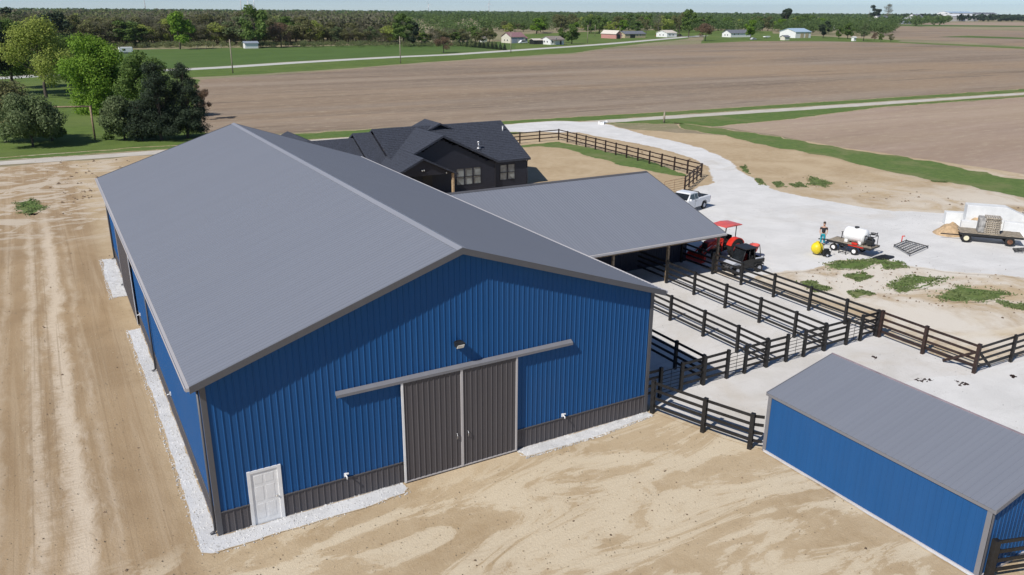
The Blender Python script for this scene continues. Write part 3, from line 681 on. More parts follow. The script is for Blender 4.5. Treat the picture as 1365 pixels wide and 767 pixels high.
rn(MB().box(24.66, ry0-.14, rhi-.13, 24.72, ry1+.14, rhi+.04), 'ridge_trim', simple('mauve_grey_trim', (.30, .24, .26), .5))

# ------------------------------------------------------------------ fences and gates
def run_fence(label, P, sp, h=1.52, mat='black', nrail=4, group='dark board fences round the pens', cat='fence', ends=(1, 1), post=.15, posts=None, jig=0):
    P = [Vector((p[0], p[1], 0)) for p in P]; o = thing('board_fence', label, cat, P[0], 0, group)
    T = Matrix.Translation(-P[0]); rs = random.Random(int(P[0].x*10))
    if posts is None:
        pts = [P[0]]
        for a, b in zip(P, P[1:]):
            n = max(1, round((b-a).length/sp)); pts += [a.lerp(b, k/n) for k in range(1, n+1)]
    else: pts = [Vector((a, b, 0)) for a, b in posts]
    pm = MB().box(-post/2, -post/2, -.05, post/2, post/2, h+.07, .008).mesh('post'); pm.materials.append(M[mat])
    for i, p in enumerate(pts):
        if (i == 0 and not ends[0]) or (i == len(pts)-1 and not ends[1]): continue
        put('post', pm, o, None, Matrix.Translation(p-P[0]) @ Matrix.Rotation(rs.uniform(-.02, .02), 4, 'X') @ Matrix.Rotation(rs.uniform(-.02, .02)+math.atan2((pts[min(i+1, len(pts)-1)]-pts[max(i-1, 0)]).y, (pts[min(i+1, len(pts)-1)]-pts[max(i-1, 0)]).x), 4, 'Z'))
    for a, b in zip(pts, pts[1:]):
        d = (b-a).normalized(); nn = Vector((-d.y, d.x, 0))*.03
        for k in range(nrail):
            z = h-.07-k*(h-.22)/(nrail-.35) + rs.uniform(-.012, .012)
            m = MB().bar(a+nn+Vector((0, 0, z)), b+nn+Vector((0, 0, z+rs.uniform(-.012, .012))), .035, .13)
            m.build('rail', M[mat], o, T)
    return o
def tube_gate(label, a, b, h=1.35, n=6, mat='tube', group='steel tube gates between the pens'):
    a = Vector((*a, 0)); b = Vector((*b, 0)); o = thing('tube_gate', label, 'gate', a, 0, group); T = Matrix.Translation(-a)
    d = (b-a).normalized(); p = a+d*.10; q = b-d*.10
    f = MB(); z0, z1 = .18, h
    f.path([p+Vector((0, 0, z0)), p+Vector((0, 0, z1-.1)), p+d*.1+Vector((0, 0, z1)), q-d*.1+Vector((0, 0, z1)), q+Vector((0, 0, z1-.1)), q+Vector((0, 0, z0)), p+Vector((0, 0, z0))], .022, 6)
    f.build('frame', M[mat], o, T)
    for k in range(1, n):
        z = z0+(z1-z0)*k/n*.97; MB().tube(p+Vector((0, 0, z)), q+Vector((0, 0, z)), .016, None, 6).build('bar', M[mat], o, T)
    m = (p+q)/2; MB().tube(m+Vector((0, 0, z0)), m+Vector((0, 0, z1)), .014, None, 6).build('upright', M[mat], o, T)
    return o
ys = (17.2, 14.0, 11.28, 8.45, 5.62, 2.98, .95)
run_fence('dark board fence between pens, outermost, running from the parked utility vehicle to the paddock', [(35.95, 17.2)], 0, posts=[(35.95+.03*i, y) for i, y in enumerate(ys)], h=1.55)
run_fence('dark board fence between pens, running out from the middle shed post', [(31.88, 17.2)], 0, posts=[(31.84, y) for y in ys], ends=(0, 1), h=1.55)
run_fence('dark board fence between pens, emerging just behind the barn roof corner', [(27.45, 17.2)], 0, posts=[(27.45, y) for y in ys], ends=(0, 1), h=1.55)
run_fence('dark board fence between pens, nearest the barn wall and in its shade', [(23.12, 17.2)], 0, posts=[(23.12, y) for y in ys], ends=(0, 1), h=1.55)
YX = .85
for (a, m, b, lab) in ((21.65, 23.1, 24.65, 'short fence section beside the shaded pen gate'), (25.87, 27.4, 28.85, 'short fence section between first and second open pen gates'), (30.17, 31.78, 33.54, 'short fence section between second and third open pen gates')):
    run_fence('dark board '+lab, [(a, YX)], 0, posts=[(a, YX), (m, YX), (b, YX)], h=1.52)
run_fence('very short dark board fence stub at the paddock corner', [(34.72, YX)], 0, posts=[(34.72, YX), (36.1, YX-.02)], h=1.52)
run_fence('very short dark board fence stub against the barn wall', [(18.95, YX)], 0, posts=[(18.95, YX), (20.35, YX)], ends=(0, 1), h=1.52)
for a, b, lab in ((20.35, 21.65, 'dark tube gate in barn shade next to the barn'), (24.65, 25.87, 'dark tube gate, first past the barn shadow'), (28.85, 30.17, 'dark tube gate, middle of the sunlit row'), (33.54, 34.72, 'dark tube gate closest to the paddock corner')):
    tube_gate(lab, (a, YX), (b, YX))
e = run_fence('dark board fence of the far paddock side with diagonal corner braces', [(36.15, .7)], 0, posts=[(36.15, .7), (36.15, -2.0), (36.2, -4.85)], mat='rust', h=1.58, post=.17)
MB().bar((36.12, -3.2, .1), (36.15, -4.75, 1.15), .05, .14).build('brace', M['rust'], e, Matrix.Translation((-36.15, -.7, 0)))
e = run_fence('dark board fence leaving the paddock corner towards the right edge', [(36.4, -4.9)], 0, posts=[(36.4, -4.92), (39.25, -4.96), (42.3, -5.0), (45.3, -5.05), (48.3, -5.1)], ends=(0, 1), h=1.52)
MB().bar((37.6, -4.85, .1), (36.35, -4.85, 1.15), .05, .14).build('brace', M['black'], e, Matrix.Translation((-36.4, 4.9, 0)))
run_fence('dark board fence between the barn front corner and the small blue shed', [(19.05, -.2)], 0, posts=[(19.05, -.22), (19.85, -2.68), (20.6, -4.72), (20.92, -5.06)], ends=(1, 0), h=1.60, post=.18)
run_fence('dark board fence starting at the near corner of the small blue shed', [(21.15, -14.62)], 0, posts=[(21.15, -14.62), (23.6, -15.4), (26.4, -16.2), (29.4, -17.0)], h=1.52, post=.2)
run_fence('brown board fence along the back of the house yard beyond the driveway curve', [(44, 70.8), (60.3, 71.3)], 3.2, mat='rust', nrail=3, group='brown fences round the house yard', ends=(1, 0))
run_fence('long brown board fence along the driveway side of the house yard', [(60.3, 71.3), (59.5, 41.0)], 2.35, mat='rust', nrail=3, group='brown fences round the house yard')
run_fence('short brown board fence from the driveway bend back to the yard gate', [(59.3, 40.9), (56.3, 38.7), (53.0, 36.3)], 2.0, mat='rust', nrail=3, group='brown fences round the house yard', ends=(0, 1))
tube_gate('brown tube gate at the end of the house yard fence', (52.9, 36.2), (49.6, 35.6), 1.4, 5, 'rustm', 'yard gates')

# ------------------------------------------------------------------ the dark house
hs = thing('house', 'near black house with charcoal shingle roof standing behind the barn', 'house', (24.6, 46.6, 0))
HT = Matrix.Translation((-24.6, -46.6, 0))
def hp(mb, name, mat, par=hs): return mb.build(name, mat, par, HT)
def roofslab(pts, name='roof', th=.18, mat=None):
    """pts: planar outline with z; thick slab"""
    m = MB(); A_ = [m.b.verts.new(p) for p in pts]; B_ = [m.b.verts.new((p[0], p[1], p[2]-th)) for p in pts]
    m.b.faces.new(A_); m.b.faces.new(B_[::-1]); n = len(pts)
    for i in range(n): m.b.faces.new((A_[i], B_[i], B_[(i+1) % n], A_[(i+1) % n]))
    bmesh.ops.recalc_face_normals(m.b, faces=m.b.faces[:])
    return hp(m, name, mat or M['shingle'])
def shingle_rows(p0, p1, q0, q1, step=.30):
    """overlapping shingle courses as slightly proud strips: p0-p1 lower edge, q0-q1 upper edge"""
    p0, p1, q0, q1 = map(Vector, (p0, p1, q0, q1)); n = int((q0-p0).length/step); nn = (p1-p0).cross(q0-p0).normalized()
    if nn.z < 0: nn = -nn
    m = MB()
    for k in range(n):
        a, b, c, d = p0.lerp(q0, k/n), p1.lerp(q1, k/n), p1.lerp(q1, (k+1)/n), p0.lerp(q0, (k+1)/n)
        m.quad(a+nn*.028, b+nn*.028, c+nn*.006, d+nn*.006); m.quad(a, b, b+nn*.028, a+nn*.028)
    o = hp(m, 'shingle_courses', M['shingle']); o['kind'] = 'stuff'; return o
SLP = .485; YR, ZRH = 52.9, 6.0
yf = 46.25; ye = YR-(ZRH-2.85)/SLP
xl, xr = 25.7, 40.62
zh = lambda y: ZRH - SLP*abs(y-YR)
yb = YR+(YR-ye)
roofslab([(xl, ye, 2.85), (xr, ye, 2.85), (xr, YR, ZRH), (xl, YR, ZRH)]); roofslab([(xl, YR, ZRH-.01), (xr, YR, ZRH-.01), (xr, yb, 2.84), (xl, yb, 2.84)])
shingle_rows((30.6, ye, 2.85), (xr, ye, 2.85), (30.6, YR, ZRH), (xr, YR, ZRH)); shingle_rows((xl, ye+1.6, 2.85+1.6*SLP), (30.6, ye+1.6, 2.85+1.6*SLP), (xl, YR, ZRH), (30.6, YR, ZRH))
# lap siding walls
def lapwall(a, b, z0, z1f, openings=(), name='wall', step=.2):
    a = Vector(a); b = Vector(b); d = (b-a); L = d.length; d.normalize(); nn = Vector((d.y, -d.x, 0)); m = MB(); z = z0
    core = MB()
    k = 0
    while z < 6.5:
        z1 = z+step; segs = [(0.0, L)]
        for s0, s1, o0, o1 in openings:
            if o0 < z+step*.5 < o1:
                ns = []
                for u0, u1 in segs:
                    if s0 > u0: ns.append((u0, min(u1, s0)))
                    if s1 < u1: ns.append((max(u0, s1), u1))
                segs = ns
        for u0, u1 in segs:
            if u1-u0 < .02: continue
            # clip by z1f (gable)
            N = 24; us = [u0+(u1-u0)*i/N for i in range(N+1)]; ok = [u for u in us if z1f(u) > z1]
            if not ok: continue
            c0, c1 = min(ok), max(ok); A_ = a+d*c0; B_ = a+d*c1
            m.quad(A_+nn*.03+Vector((0, 0, z)), B_+nn*.03+Vector((0, 0, z)), B_+nn*.006+Vector((0, 0, z1)), A_+nn*.006+Vector((0, 0, z1)))
            m.quad(A_+Vector((0, 0, z)), B_+Vector((0, 0, z)), B_+nn*.03+Vector((0, 0, z)), A_+nn*.03+Vector((0, 0, z)))
        z = z1
    o = hp(m, name, M['siding']); return o
def win(a, u0, u1, z0, z1, d=(1, 0, 0)):
    a = Vector(a); d = Vector(d); nn = Vector((d.y, -d.x, 0)); p = a+d*u0; q = a+d*u1
    m = MB(); 
    for x0, x1, c0, c1 in ((u0-.03, u0+.04, z0, z1), (u1-.04, u1+.03, z0, z1)):
        m.bar(a+d*((x0+x1)/2)+Vector((0, 0, c0)), a+d*((x0+x1)/2)+Vector((0, 0, c1)), .07, .09, (0, 1, 0))
    for zz in (z0, (z0+z1)/2, z1): m.bar(p+Vector((0, 0, zz)), q+Vector((0, 0, zz)), .09, .055)
    f = hp(m, 'window', M['siding'])
    MB().quad(p+Vector((0, 0, z0))-nn*.02, q+Vector((0, 0, z0))-nn*.02, q+Vector((0, 0, z1))-nn*.02, p+Vector((0, 0, z1))-nn*.02).build('pane', M['glass'], f)
# main body
zw = 2.85+.3*SLP-.2
lapwall((36.35, ye+.3, 0), (40.3, ye+.3, 0), 0, lambda u: zw, ((.75, 2.55, .75, 2.35),))
for u in (.75, 1.68): win((36.35, ye+.3, 0), u, u+.86, .75, 2.35)
lapwall((40.3, ye+.3, 0), (40.3, yb-.3, 0), 0, lambda u: zh(ye+.3+u)-.2); lapwall((25.9, yb-.3, 0), (25.9, ye+.3, 0), 0, lambda u: zh(yb-.3-u)-.2)
lapwall((40.3, yb-.3, 0), (25.9, yb-.3, 0), 0, lambda u: zw)
# cross gable
GP, GY, GZ = 30.42, 45.95, 5.90
roofslab([(GP, GY, GZ), (36.6, GY, GZ-6.18*SLP), (36.6, ye+.0, GZ-6.18*SLP), (GP, YR-.15, GZ)]); roofslab([(GP, GY, GZ-.005), (GP, YR-.15, GZ-.005), (27.25, YR-3.4, GZ-3.17*SLP), (27.25, GY, GZ-3.17*SLP)])
shingle_rows((36.6, GY, GZ-6.18*SLP), (36.6, ye+.1, GZ-6.18*SLP), (GP, GY, GZ), (GP, YR-.2, GZ)); shingle_rows((27.25, GY, GZ-3.17*SLP), (27.25, YR-3.0, GZ-3.17*SLP), (GP, GY, GZ), (GP, YR-.2, GZ))
gw = lambda u: GZ-abs(27.4+u-GP)*SLP-.2
lapwall((27.4, GY+.45, 0), (36.35, GY+.45, 0), 0, gw, ((4.55, 7.35, .75, 2.45),))
for u in (4.55, 5.5, 6.45): win((27.4, GY+.45, 0), u, u+.88, .75, 2.45)
MB().box(36.28, GY+.4, 0, 36.40, ye+.35, zw).build('corner_board', M['siding'], hs, HT)
# porch
PX, PY, PZ = 27.2, 43.5, GZ-3.22*SLP
roofslab([(PX, PY, PZ), (PX, 50.2, PZ), (23.7, 50.2, PZ-3.5*SLP), (23.7, PY, PZ-3.5*SLP)]); roofslab([(PX, PY, PZ-.004), (30.75, PY, PZ-3.5*SLP), (30.75, GY+.4, PZ-3.5*SLP), (PX, GY+.4, PZ-.004)])
shingle_rows((23.7, PY, PZ-3.5*SLP), (23.7, 50.2, PZ-3.5*SLP), (PX, PY, PZ), (PX, 50.2, PZ))
hp(MB().prism([(PX-3.1, 2.62), (PX+3.2, 2.62), (PX+3.2, PZ-3.2*SLP-.15), (PX, PZ-.2), (PX-3.1, PZ-3.1*SLP-.15)], 'y', PY+.3, PY+.42), 'porch_gable', M['siding'])
for x in (24.0, 30.35):
    hp(MB().box(x-.1, PY+.28, 0, x+.1, PY+.48, 2.62), 'porch_post', M['newwood'])
for x in (PX-.1, PX+.1, PX+2.4): hp(MB().tube((x, PY+.28, 3.2 if x < 28 else 2.8), (x, PY+.16, 3.1 if x < 28 else 2.7), .05), 'porch_lamp', M['lamp'])
hp(MB().box(23.8, 43.7, 0, 31.0, 46.3, .15), 'porch_floor', M['rubble'])
hp(MB().box(28.3, GY+.44, .1, 29.3, GY+.41, 2.2), 'porch_door', M['blackp'])
# left wings stepping down
for (x0, x1, yr, z, hw) in ((23.8, 25.75, 53.4, 5.62, 5.2), (15.5, 23.9, 53.6, 5.12, 5.0)):
    roofslab([(x0, yr-hw, z-hw*SLP), (x1, yr-hw, z-hw*SLP), (x1, yr, z), (x0, yr, z)]); roofslab([(x0, yr, z-.01), (x1, yr, z-.01), (x1, yr+hw, z-hw*SLP), (x0, yr+hw, z-hw*SLP)])
    hp(MB().prism([(yr-hw+.35, 0), (yr+hw-.35, 0), (yr+hw-.35, z-hw*SLP), (yr, z-.22), (yr-hw+.35, z-hw*SLP)], 'x', x0+.25, x1-.02), 'wall', M['siding'])
gq = at(383, 175, 4.9)
roofslab([(gq.x, gq.y-9, 4.9), (gq.x, gq.y, 4.9), (gq.x+5.5, gq.y, 4.9-5.5*SLP), (gq.x+5.5, gq.y-9, 4.9-5.5*SLP)]); roofslab([(gq.x, gq.y-9, 4.89), (gq.x-5.5, gq.y-9, 4.89-5.5*SLP), (gq.x-5.5, gq.y, 4.89-5.5*SLP), (gq.x, gq.y, 4.89)])
hp(MB().prism([(gq.x-5.2, 0), (gq.x+5.2, 0), (gq.x+5.2, 2.3), (gq.x, 4.6), (gq.x-5.2, 2.3)], 'y', gq.y-8.7, gq.y-.3), 'wall', M['siding'])
bp = at(577, 161.5, 6.28)
roofslab([(bp.x, YR-1, 6.28), (bp.x, YR+3, 6.28), (bp.x+2.2, YR+3, 5.3), (bp.x+2.2, YR-1, 5.3)]); roofslab([(bp.x, YR-1, 6.27), (bp.x-2.2, YR-1, 5.29), (bp.x-2.2, YR+3, 5.29), (bp.x, YR+3, 6.27)])
# roof vents
def onroof(px, py):
    best = None
    for i in range(400):
        z = 2.8+i*.008; p = at(px, py, z); s = max(zh(p.y), GZ-SLP*abs(p.x-GP) if p.y < YR and abs(p.x-GP) < 6 else -9)
        e_ = abs(s-z)
        if best is None or e_ < best[0]: best = (e_, p)
    return best[1]
for px, py in ((651, 176), (670, 174.5), (549, 187)):
    p = onroof(px, py); hp(MB().tube(p-Vector((0, 0, .1)), p+Vector((0, 0, .45)), .06).tube(p+Vector((0, 0, .45)), p+Vector((0, 0, .5)), .09), 'vent_pipe', M['white'])
p = onroof(638, 199); v = MB().tube(p-Vector((0, 0, .1)), p+Vector((0, 0, .75)), .08).tube(p+Vector((0, 0, .62)), p+Vector((0, 0, .8)), .13); v.lathe([(.28, 0), (.12, .22)], Matrix.Translation(p), 12)
hp(v, 'flue_pipe', M['chrome'])
hp(MB().path([(40.42, ye+.1, 2.75), (40.36, ye+.3, 2.5), (40.36, ye+.3, .1)], .05, 6), 'downspout', M['siding'])

# ------------------------------------------------------------------ vehicles and machines
def wheel(parent, c, r, w_, axis='y', rim='greyp', tyre='tyre', lug=0):
    """tyre with tread and dished rim; c = hub centre; axis 'y' local"""
    Mx = Matrix.Translation(c) @ Matrix.Rotation(PI/2, 4, 'X')
    tb = MB(); tb.lathe([(r*.58, -w_*.46), (r*.80, -w_*.5), (r*.95, -w_*.44), (r, -w_*.28), (r, w_*.28), (r*.95, w_*.44), (r*.80, w_*.5), (r*.58, w_*.46)], Mx, 28, True, False)
    if lug:
        for k in range(lug):
            a = k*2*PI/lug; s = 1 if k % 2 else -1
            p = Vector(c)+Vector((math.cos(a)*r*1.0, s*w_*.05, math.sin(a)*r*1.0)); q = Vector(c)+Vector((math.cos(a+.18)*r*1.0, s*w_*.46, math.sin(a+.18)*r*1.0))
            tb.bar(p, q, r*.09, r*.07, (p-Vector(c)).normalized())
    o = tb.build('wheel', M[tyre], parent)
    rb = MB(); rb.lathe([(r*.57, -w_*.40), (r*.50, -w_*.42), (r*.45, -w_*.20), (r*.15, -w_*.16), (r*.13, -w_*.3)], Mx, 20).lathe([(r*.13, w_*.3), (r*.15, w_*.16), (r*.45, w_*.2), (r*.5, w_*.42), (r*.57, w_*.4)], Mx, 20)
    rb.build('rim', M[rim], o); return o
# local frame: +x forward, y left
def pickup(loc, rz, label):
    o = thing('pickup_truck', label, 'pickup truck', loc, rz); B = M['wpaint']
    body = MB(); W2 = .93
    out = [(-2.75, .55), (-2.75, 1.18), (-.62, 1.20), (-.60, 1.15), (1.10, 1.15), (1.35, 1.12), (2.40, 1.02), (2.68, .85), (2.70, .50), (2.35, .42), (2.25, .70), (2.02, .84), (1.62, .84), (1.40, .70), (1.28, .40), (-1.15, .40), (-1.27, .70), (-1.5, .84), (-1.9, .84), (-2.12, .70), (-2.22, .45)]
    body.prism(out, 'y', -W2, W2, .05); body.build('body', B, o)
    cab = MB(); cb = [(-.62, 1.17), (-.50, 1.72), (-.30, 1.80), (.55, 1.80), (.78, 1.74), (1.22, 1.16)]
    v = []
    for y, sc in ((-.88, 1), (.88, 1)):
        pass
    A_ = []; B_ = []
    for x, z in cb:
        ins = .16*(z-1.16)/.64
        A_.append(cab.b.verts.new((x, -(.90-ins), z))); B_.append(cab.b.verts.new((x, .90-ins, z)))
    n = len(cb); fs = [cab.b.faces.new(A_), cab.b.faces.new(B_[::-1])]
    for i in range(n): fs.append(cab.b.faces.new((A_[i], B_[i], B_[(i+1) % n], A_[(i+1) % n])))
    bmesh.ops.recalc_face_normals(cab.b, faces=cab.b.faces[:]); bmesh.ops.bevel(cab.b, geom=cab.b.edges[:], offset=.03, segments=2, affect='EDGES')
    cab.build('cab', B, o)
    MB().prism([(.80, 1.70), (1.18, 1.20), (1.20, 1.215), (.82, 1.715)], 'y', -.74, .74).build('windscreen', M['dglass'], o)
    MB().prism([(-.60, 1.24), (-.52, 1.66), (-.54, 1.66), (-.625, 1.24)], 'y', -.68, .68).build('rear_window', M['dglass'], o)
    for s in (-1, 1):
        for q in ([(-.48, 1.22), (-.42, 1.66), (.02, 1.70), (.02, 1.22)], [(.10, 1.22), (.10, 1.70), (.66, 1.68), (1.02, 1.22)]):
            m = MB(); pts = [(x, s*(.91-.16*(z-1.16)/.64+.004), z) for x, z in q]; pts2 = [(x, y-s*.02, z) for x, y, z in pts]
            for k in range(4): m.quad(pts[k], pts[(k+1) % 4], pts2[(k+1) % 4], pts2[k])
            m.quad(*pts); m.build('side_window', M['dglass'], o)
        MB().box(.95, min(s*.92, s*1.12), 1.18, 1.08, max(s*.92, s*1.12), 1.36, .02).build('wing_mirror', B, o)
        MB().box(-2.77, min(s*.72, s*.92), .80, -2.74, max(s*.72, s*.92), 1.12).build('tail_light', M['carred'], o)
        MB().box(2.60, min(s*.55, s*.90), .72, 2.71, max(s*.55, s*.90), .90, .02).build('headlight', M['lamp'], o)
        MB().box(.04, min(s*.925, s*.94), .50, .06, max(s*.925, s*.94), 1.16).box(-.05, min(s*.93, s*.96), 1.0, -.20, max(s*.93, s*.96), 1.03).build('door_handle', M['blackp'], o)
    MB().box(-2.60, -.72, 1.10, -.72, .72, 1.206).build('bed_liner', M['blackp'], o)
    MB().path([(-.75, -.74, 1.18), (-.85, -.68, 1.72), (-.85, .68, 1.72), (-.75, .74, 1.18)], .035).path([(-1.6, -.76, 1.2), (-.85, -.68, 1.70)], .03).path([(-1.6, .76, 1.2), (-.85, .68, 1.70)], .03).build('roll_bar', M['blackp'], o)
    MB().box(2.62, -.85, .42, 2.78, .85, .62, .03).build('front_bumper', M['blackp'], o); MB().box(-2.88, -.85, .45, -2.74, .85, .62, .03).build('rear_bumper', M['chrome'], o)
    MB().box(2.68, -.5, .70, 2.72, .5, .92).build('grille', M['blackp'], o)
    for x in (1.82, -1.70):
        for s in (-1, 1): wheel(o, (x, s*.82, .37), .37, .24)
    return o
pickup((47.3, 29.6, .03), math.atan2(-.30, -.95), 'white pickup truck with roll bar parked at the far corner of the open shed roof')

def tractor(loc, rz):
    o = thing('tractor', 'red tractor with red canopy and front loader under the shed roof edge', 'tractor', loc, rz); Rr = M['red']
    MB().prism([(.45, .95), (.45, 1.42), (1.2, 1.46), (1.95, 1.34), (2.10, 1.15), (2.10, .85), (1.6, .78)], 'y', -.30, .30, .05).build('bonnet', Rr, o)
    MB().box(2.08, -.24, .86, 2.14, .24, 1.26).build('grille', M['blackp'], o)
    MB().box(-.55, -.26, .45, 1.9, .26, .95, .03).build('chassis', M['blackp'], o)
    MB().box(-.45, -.55, .80, .55, .55, .90, .02).build('platform', M['blackp'], o)
    seat = MB().box(-.45, -.24, .95, .0, .24, 1.10, .04).box(-.52, -.24, 1.08, -.40, .24, 1.55, .04); seat.build('seat', M['blackp'], o)
    for s in (-1, 1):
        f = MB(); pr = []
        for k in range(9):
            a = math.radians(20+k*17); pr.append((-.35+.80*math.cos(a), .72+.80*math.sin(a)))
        pin = [(-.35+(x+.35)*.92, .72+(z-.72)*.92) for x, z in pr]
        f.prism(pr+pin[::-1], 'y', min(s*.52, s*.98), max(s*.52, s*.98)); f.build('fender', Rr, o)
        wheel(o, (-.35, s*.78, .72), .72, .42, rim='red', lug=26); wheel(o, (1.55, s*.66, .44), .44, .28, rim='red', lug=18)
        MB().tube((-.55, s*.48, .95), (-.60, s*.48, 2.38), .035, None, 8).tube((.62, s*.46, .9), (.45, s*.46, 2.38), .03, None, 8).build('canopy_post', M['blackp'], o)
        MB().path([(.55, s*.42, 1.25), (1.35, s*.42, 1.30), (2.55, s*.42, .62), (2.85, s*.42, .25)], .06).build('loader_arm', Rr, o)
        MB().path([(.9, s*.42, .8), (1.6, s*.42, 1.12)], .035).path([(1.8, s*.42, 1.15), (2.7, s*.42, .75)], .03).build('loader_cylinder', M['chrome'], o)
        MB().path([(.75, s*.42, .5), (.75, s*.42, 1.35)], .06).build('loader_mount', Rr, o)
    MB().prism([(-.95, 2.36), (-.95, 2.43), (-.1, 2.50), (.78, 2.43), (.80, 2.36)], 'y', -.72, .72, .02).build('canopy', M['redf'], o)
    MB().path([(.45, 0, 1.1), (.22, 0, 1.45)], .025).lathe([(.17, 0), (.19, .015), (.17, .03)], Matrix.Translation((.2, 0, 1.46)) @ Matrix.Rotation(-.6, 4, 'Y'), 16).build('steering_wheel', M['blackp'], o)
    MB().tube((1.1, .2, 1.4), (1.1, .2, 2.0), .035).build('exhaust', M['blackp'], o)
    MB().prism([(2.80, .12), (3.45, .08), (3.45, .12), (2.95, .22), (2.85, .62), (2.78, .62)], 'y', -.85, .85).prism([(2.80, .12), (3.45, .1), (2.85, .62)], 'y', -.86, -.83).prism([(2.80, .12), (3.45, .1), (2.85, .62)], 'y', .83, .86).build('bucket', Rr, o)
    return o
tractor((40.0, 17.1, .03), math.radians(184))
imp = thing('spreader', 'small red implement with black hopper standing behind the utility vehicle', 'farm implement', (41.6, 15.6, .03), .3)
MB().lathe([(.18, .45), (.36, .95), (.38, 1.0), (.32, 1.0), (.15, .5)], None, 20).build('hopper', M['redf'], imp)
MB().path([(.5, .5, .0), (.35, .35, 1.0)], .03).path([(-.5, .5, 0), (-.35, .35, 1.0)], .03).path([(0, -.6, 0), (0, -.4, 1.0)], .03).path([(.5, .5, .1), (-.5, .5, .1), (0, -.6, .1), (.5, .5, .1)], .03).build('frame', M['blackp'], imp)

def utv(loc, rz):
    o = thing('utility_vehicle', 'black side by side utility vehicle with pale grey bonnet parked by the fence', 'utility vehicle', loc, rz)
    MB().prism([(.55, .55), (.55, .92), (.95, .98), (1.45, .80), (1.52, .62), (1.45, .50)], 'y', -.52, .52, .04).build('bonnet', M['greyp'], o)
    MB().prism([(-1.35, .38), (-1.35, .62), (-.35, .62), (-.30, .42), (.55, .42), (.60, .62), (.95, .66), (1.0, .36)], 'y', -.60, .60, .02).build('body', M['blackp'], o)
    MB().box(-1.50, -.66, .72, -.55, .66, .78).box(-1.50, -.66, .78, -1.45, .66, 1.02).box(-.60, -.66, .78, -.55, .66, 1.02).box(-1.45, -.66, .78, -.60, -.61, 1.02).box(-1.45, .61, .78, -.60, .66, 1.02).build('cargo_bed', M['blackp'], o)
    MB().box(-1.40, .50, .80, -.7, .62, 1.10, .02).build('cargo_rail', M['greyp'], o)
    for s in (-1, 1):
        MB().path([(.60, s*.58, .85), (.28, s*.56, 1.82), (-.50, s*.56, 1.85), (-.62, s*.58, .75)], .03).path([(-.1, s*.57, .5), (-.1, s*.56, 1.83)], .025).build('roll_cage', M['blackp'], o)
        MB().box(-.42, min(s*.06, s*.50), .60, .02, max(s*.06, s*.50), .78, .03).box(-.50, min(s*.06, s*.50), .75, -.38, max(s*.06, s*.50), 1.28, .03).build('seat', M['red'] if s < 0 else M['blackp'], o)
        for x in (1.05, -1.0):
            wheel(o, (x, s*.62, .33), .33, .26, rim='greyp', lug=16)
            MB().prism([(x-.42, .52), (x-.30, .72), (x+.30, .72), (x+.42, .52), (x+.28, .66), (x-.28, .66)], 'y', min(s*.50, s*.78), max(s*.50, s*.78)).build('fender', M['blackp'], o)
        MB().box(1.40, min(s*.32, s*.50), .66, 1.50, max(s*.32, s*.50), .76, .01).build('headlight', M['lamp'], o)
    MB().box(-.75, -.66, 1.84, .48, .66, 1.92, .02).build('roof', M['blackp'], o)
    for s in (-1, 1): MB().prism([(-.62, .45), (-.62, 1.02), (-.2, 1.08), (.55, .98), (.58, .45)], 'y', min(s*.60, s*.64), max(s*.60, s*.64), .01).build('door', M['blackp'], o)
    MB().box(-.66, -.56, .9, -.62, .56, 1.8).build('rear_panel', M['blackp'], o)
    MB().quad((.58, -.55, .95), (.58, .55, .95), (.32, .53, 1.78), (.32, -.53, 1.78)).build('windscreen', M['dglass'], o)
    MB().path([(1.52, -.4, .4), (1.60, -.4, .7), (1.60, .4, .7), (1.52, .4, .4)], .03).build('bull_bar', M['blackp'], o)
    MB().lathe([(.15, 0), (.165, .015), (.15, .03)], Matrix.Translation((.22, .28, 1.10)) @ Matrix.Rotation(-.7, 4, 'Y'), 14).path([(.22, .28, 1.1), (.45, .28, .95)], .02).build('steering_wheel', M['blackp'], o)
    return o
ut_ = utv((38.3, 13.5, .03), math.radians(176)); ut_.scale = (.95, .95, .95)

# tank trailer
d0 = at(1103, 319.5, .78); d1 = at(1160, 332, .78); dirn = (d1-d0); dirn.z = 0; Lt = 3.4; ang = math.atan2(dirn.y, dirn.x)
far = at(1116.5, 316.5, .78)
tt = thing('tank_trailer', 'flat plank trailer carrying spray gear on the gravel yard', 'trailer', (d0.x, d0.y, .03), ang)
TW = 1.45
for k in range(10):
    MB().box(.0, k*TW/10+.004, .70, Lt, (k+1)*TW/10-.004, .75+.004*(k % 3)).build('plank', M['plank'], tt)
MB().box(-.03, -.05, .60, Lt+.03, -.002, .76).box(-.03, TW+.002, .60, Lt+.03, TW+.05, .76).box(-.03, .0, .60, 0, TW, .70).box(Lt-.03, 0, .60, Lt, TW, .70).build('frame', M['blackp'], tt)
MB().box(1.7, -.06, .66, 2.9, -.052, .74).build('side_marker', M['red'], tt)
for x in (.55, 2.2):
    for y in (.05, TW-.05): wheel(tt, (x, y, .28), .28, .2, rim='white')
MB().path([(-.0, TW/2, .6), (-1.1, TW/2, .45)], .05).build('tongue', M['blackp'], tt)
MB().path([(1.2, -.35, 0), (1.2, -.3, .6), (1.75, -.3, .6), (1.75, -.35, 0)], .035).path([(1.2, -.33, .15), (1.75, -.33, .15)], .03).path([(1.2, -.3, .6), (1.2, .1, .62)], .03).path([(1.75, -.3, .6), (1.75, .1, .62)], .03).build('step', M['blackp'], tt)
tkM = Matrix.Translation((0, 0, 0)) @ Matrix.Rotation(PI/2, 4, 'Y')
rt = .56; prof = [(.02, 0)]
for k in range(1, 6): a = k*PI/10; prof.append((rt*math.sin(a), .28*(1-math.cos(a))))
for k in range(9): z = .30+k*.155; prof.append((rt*(1.0 if k % 2 else .975), z))
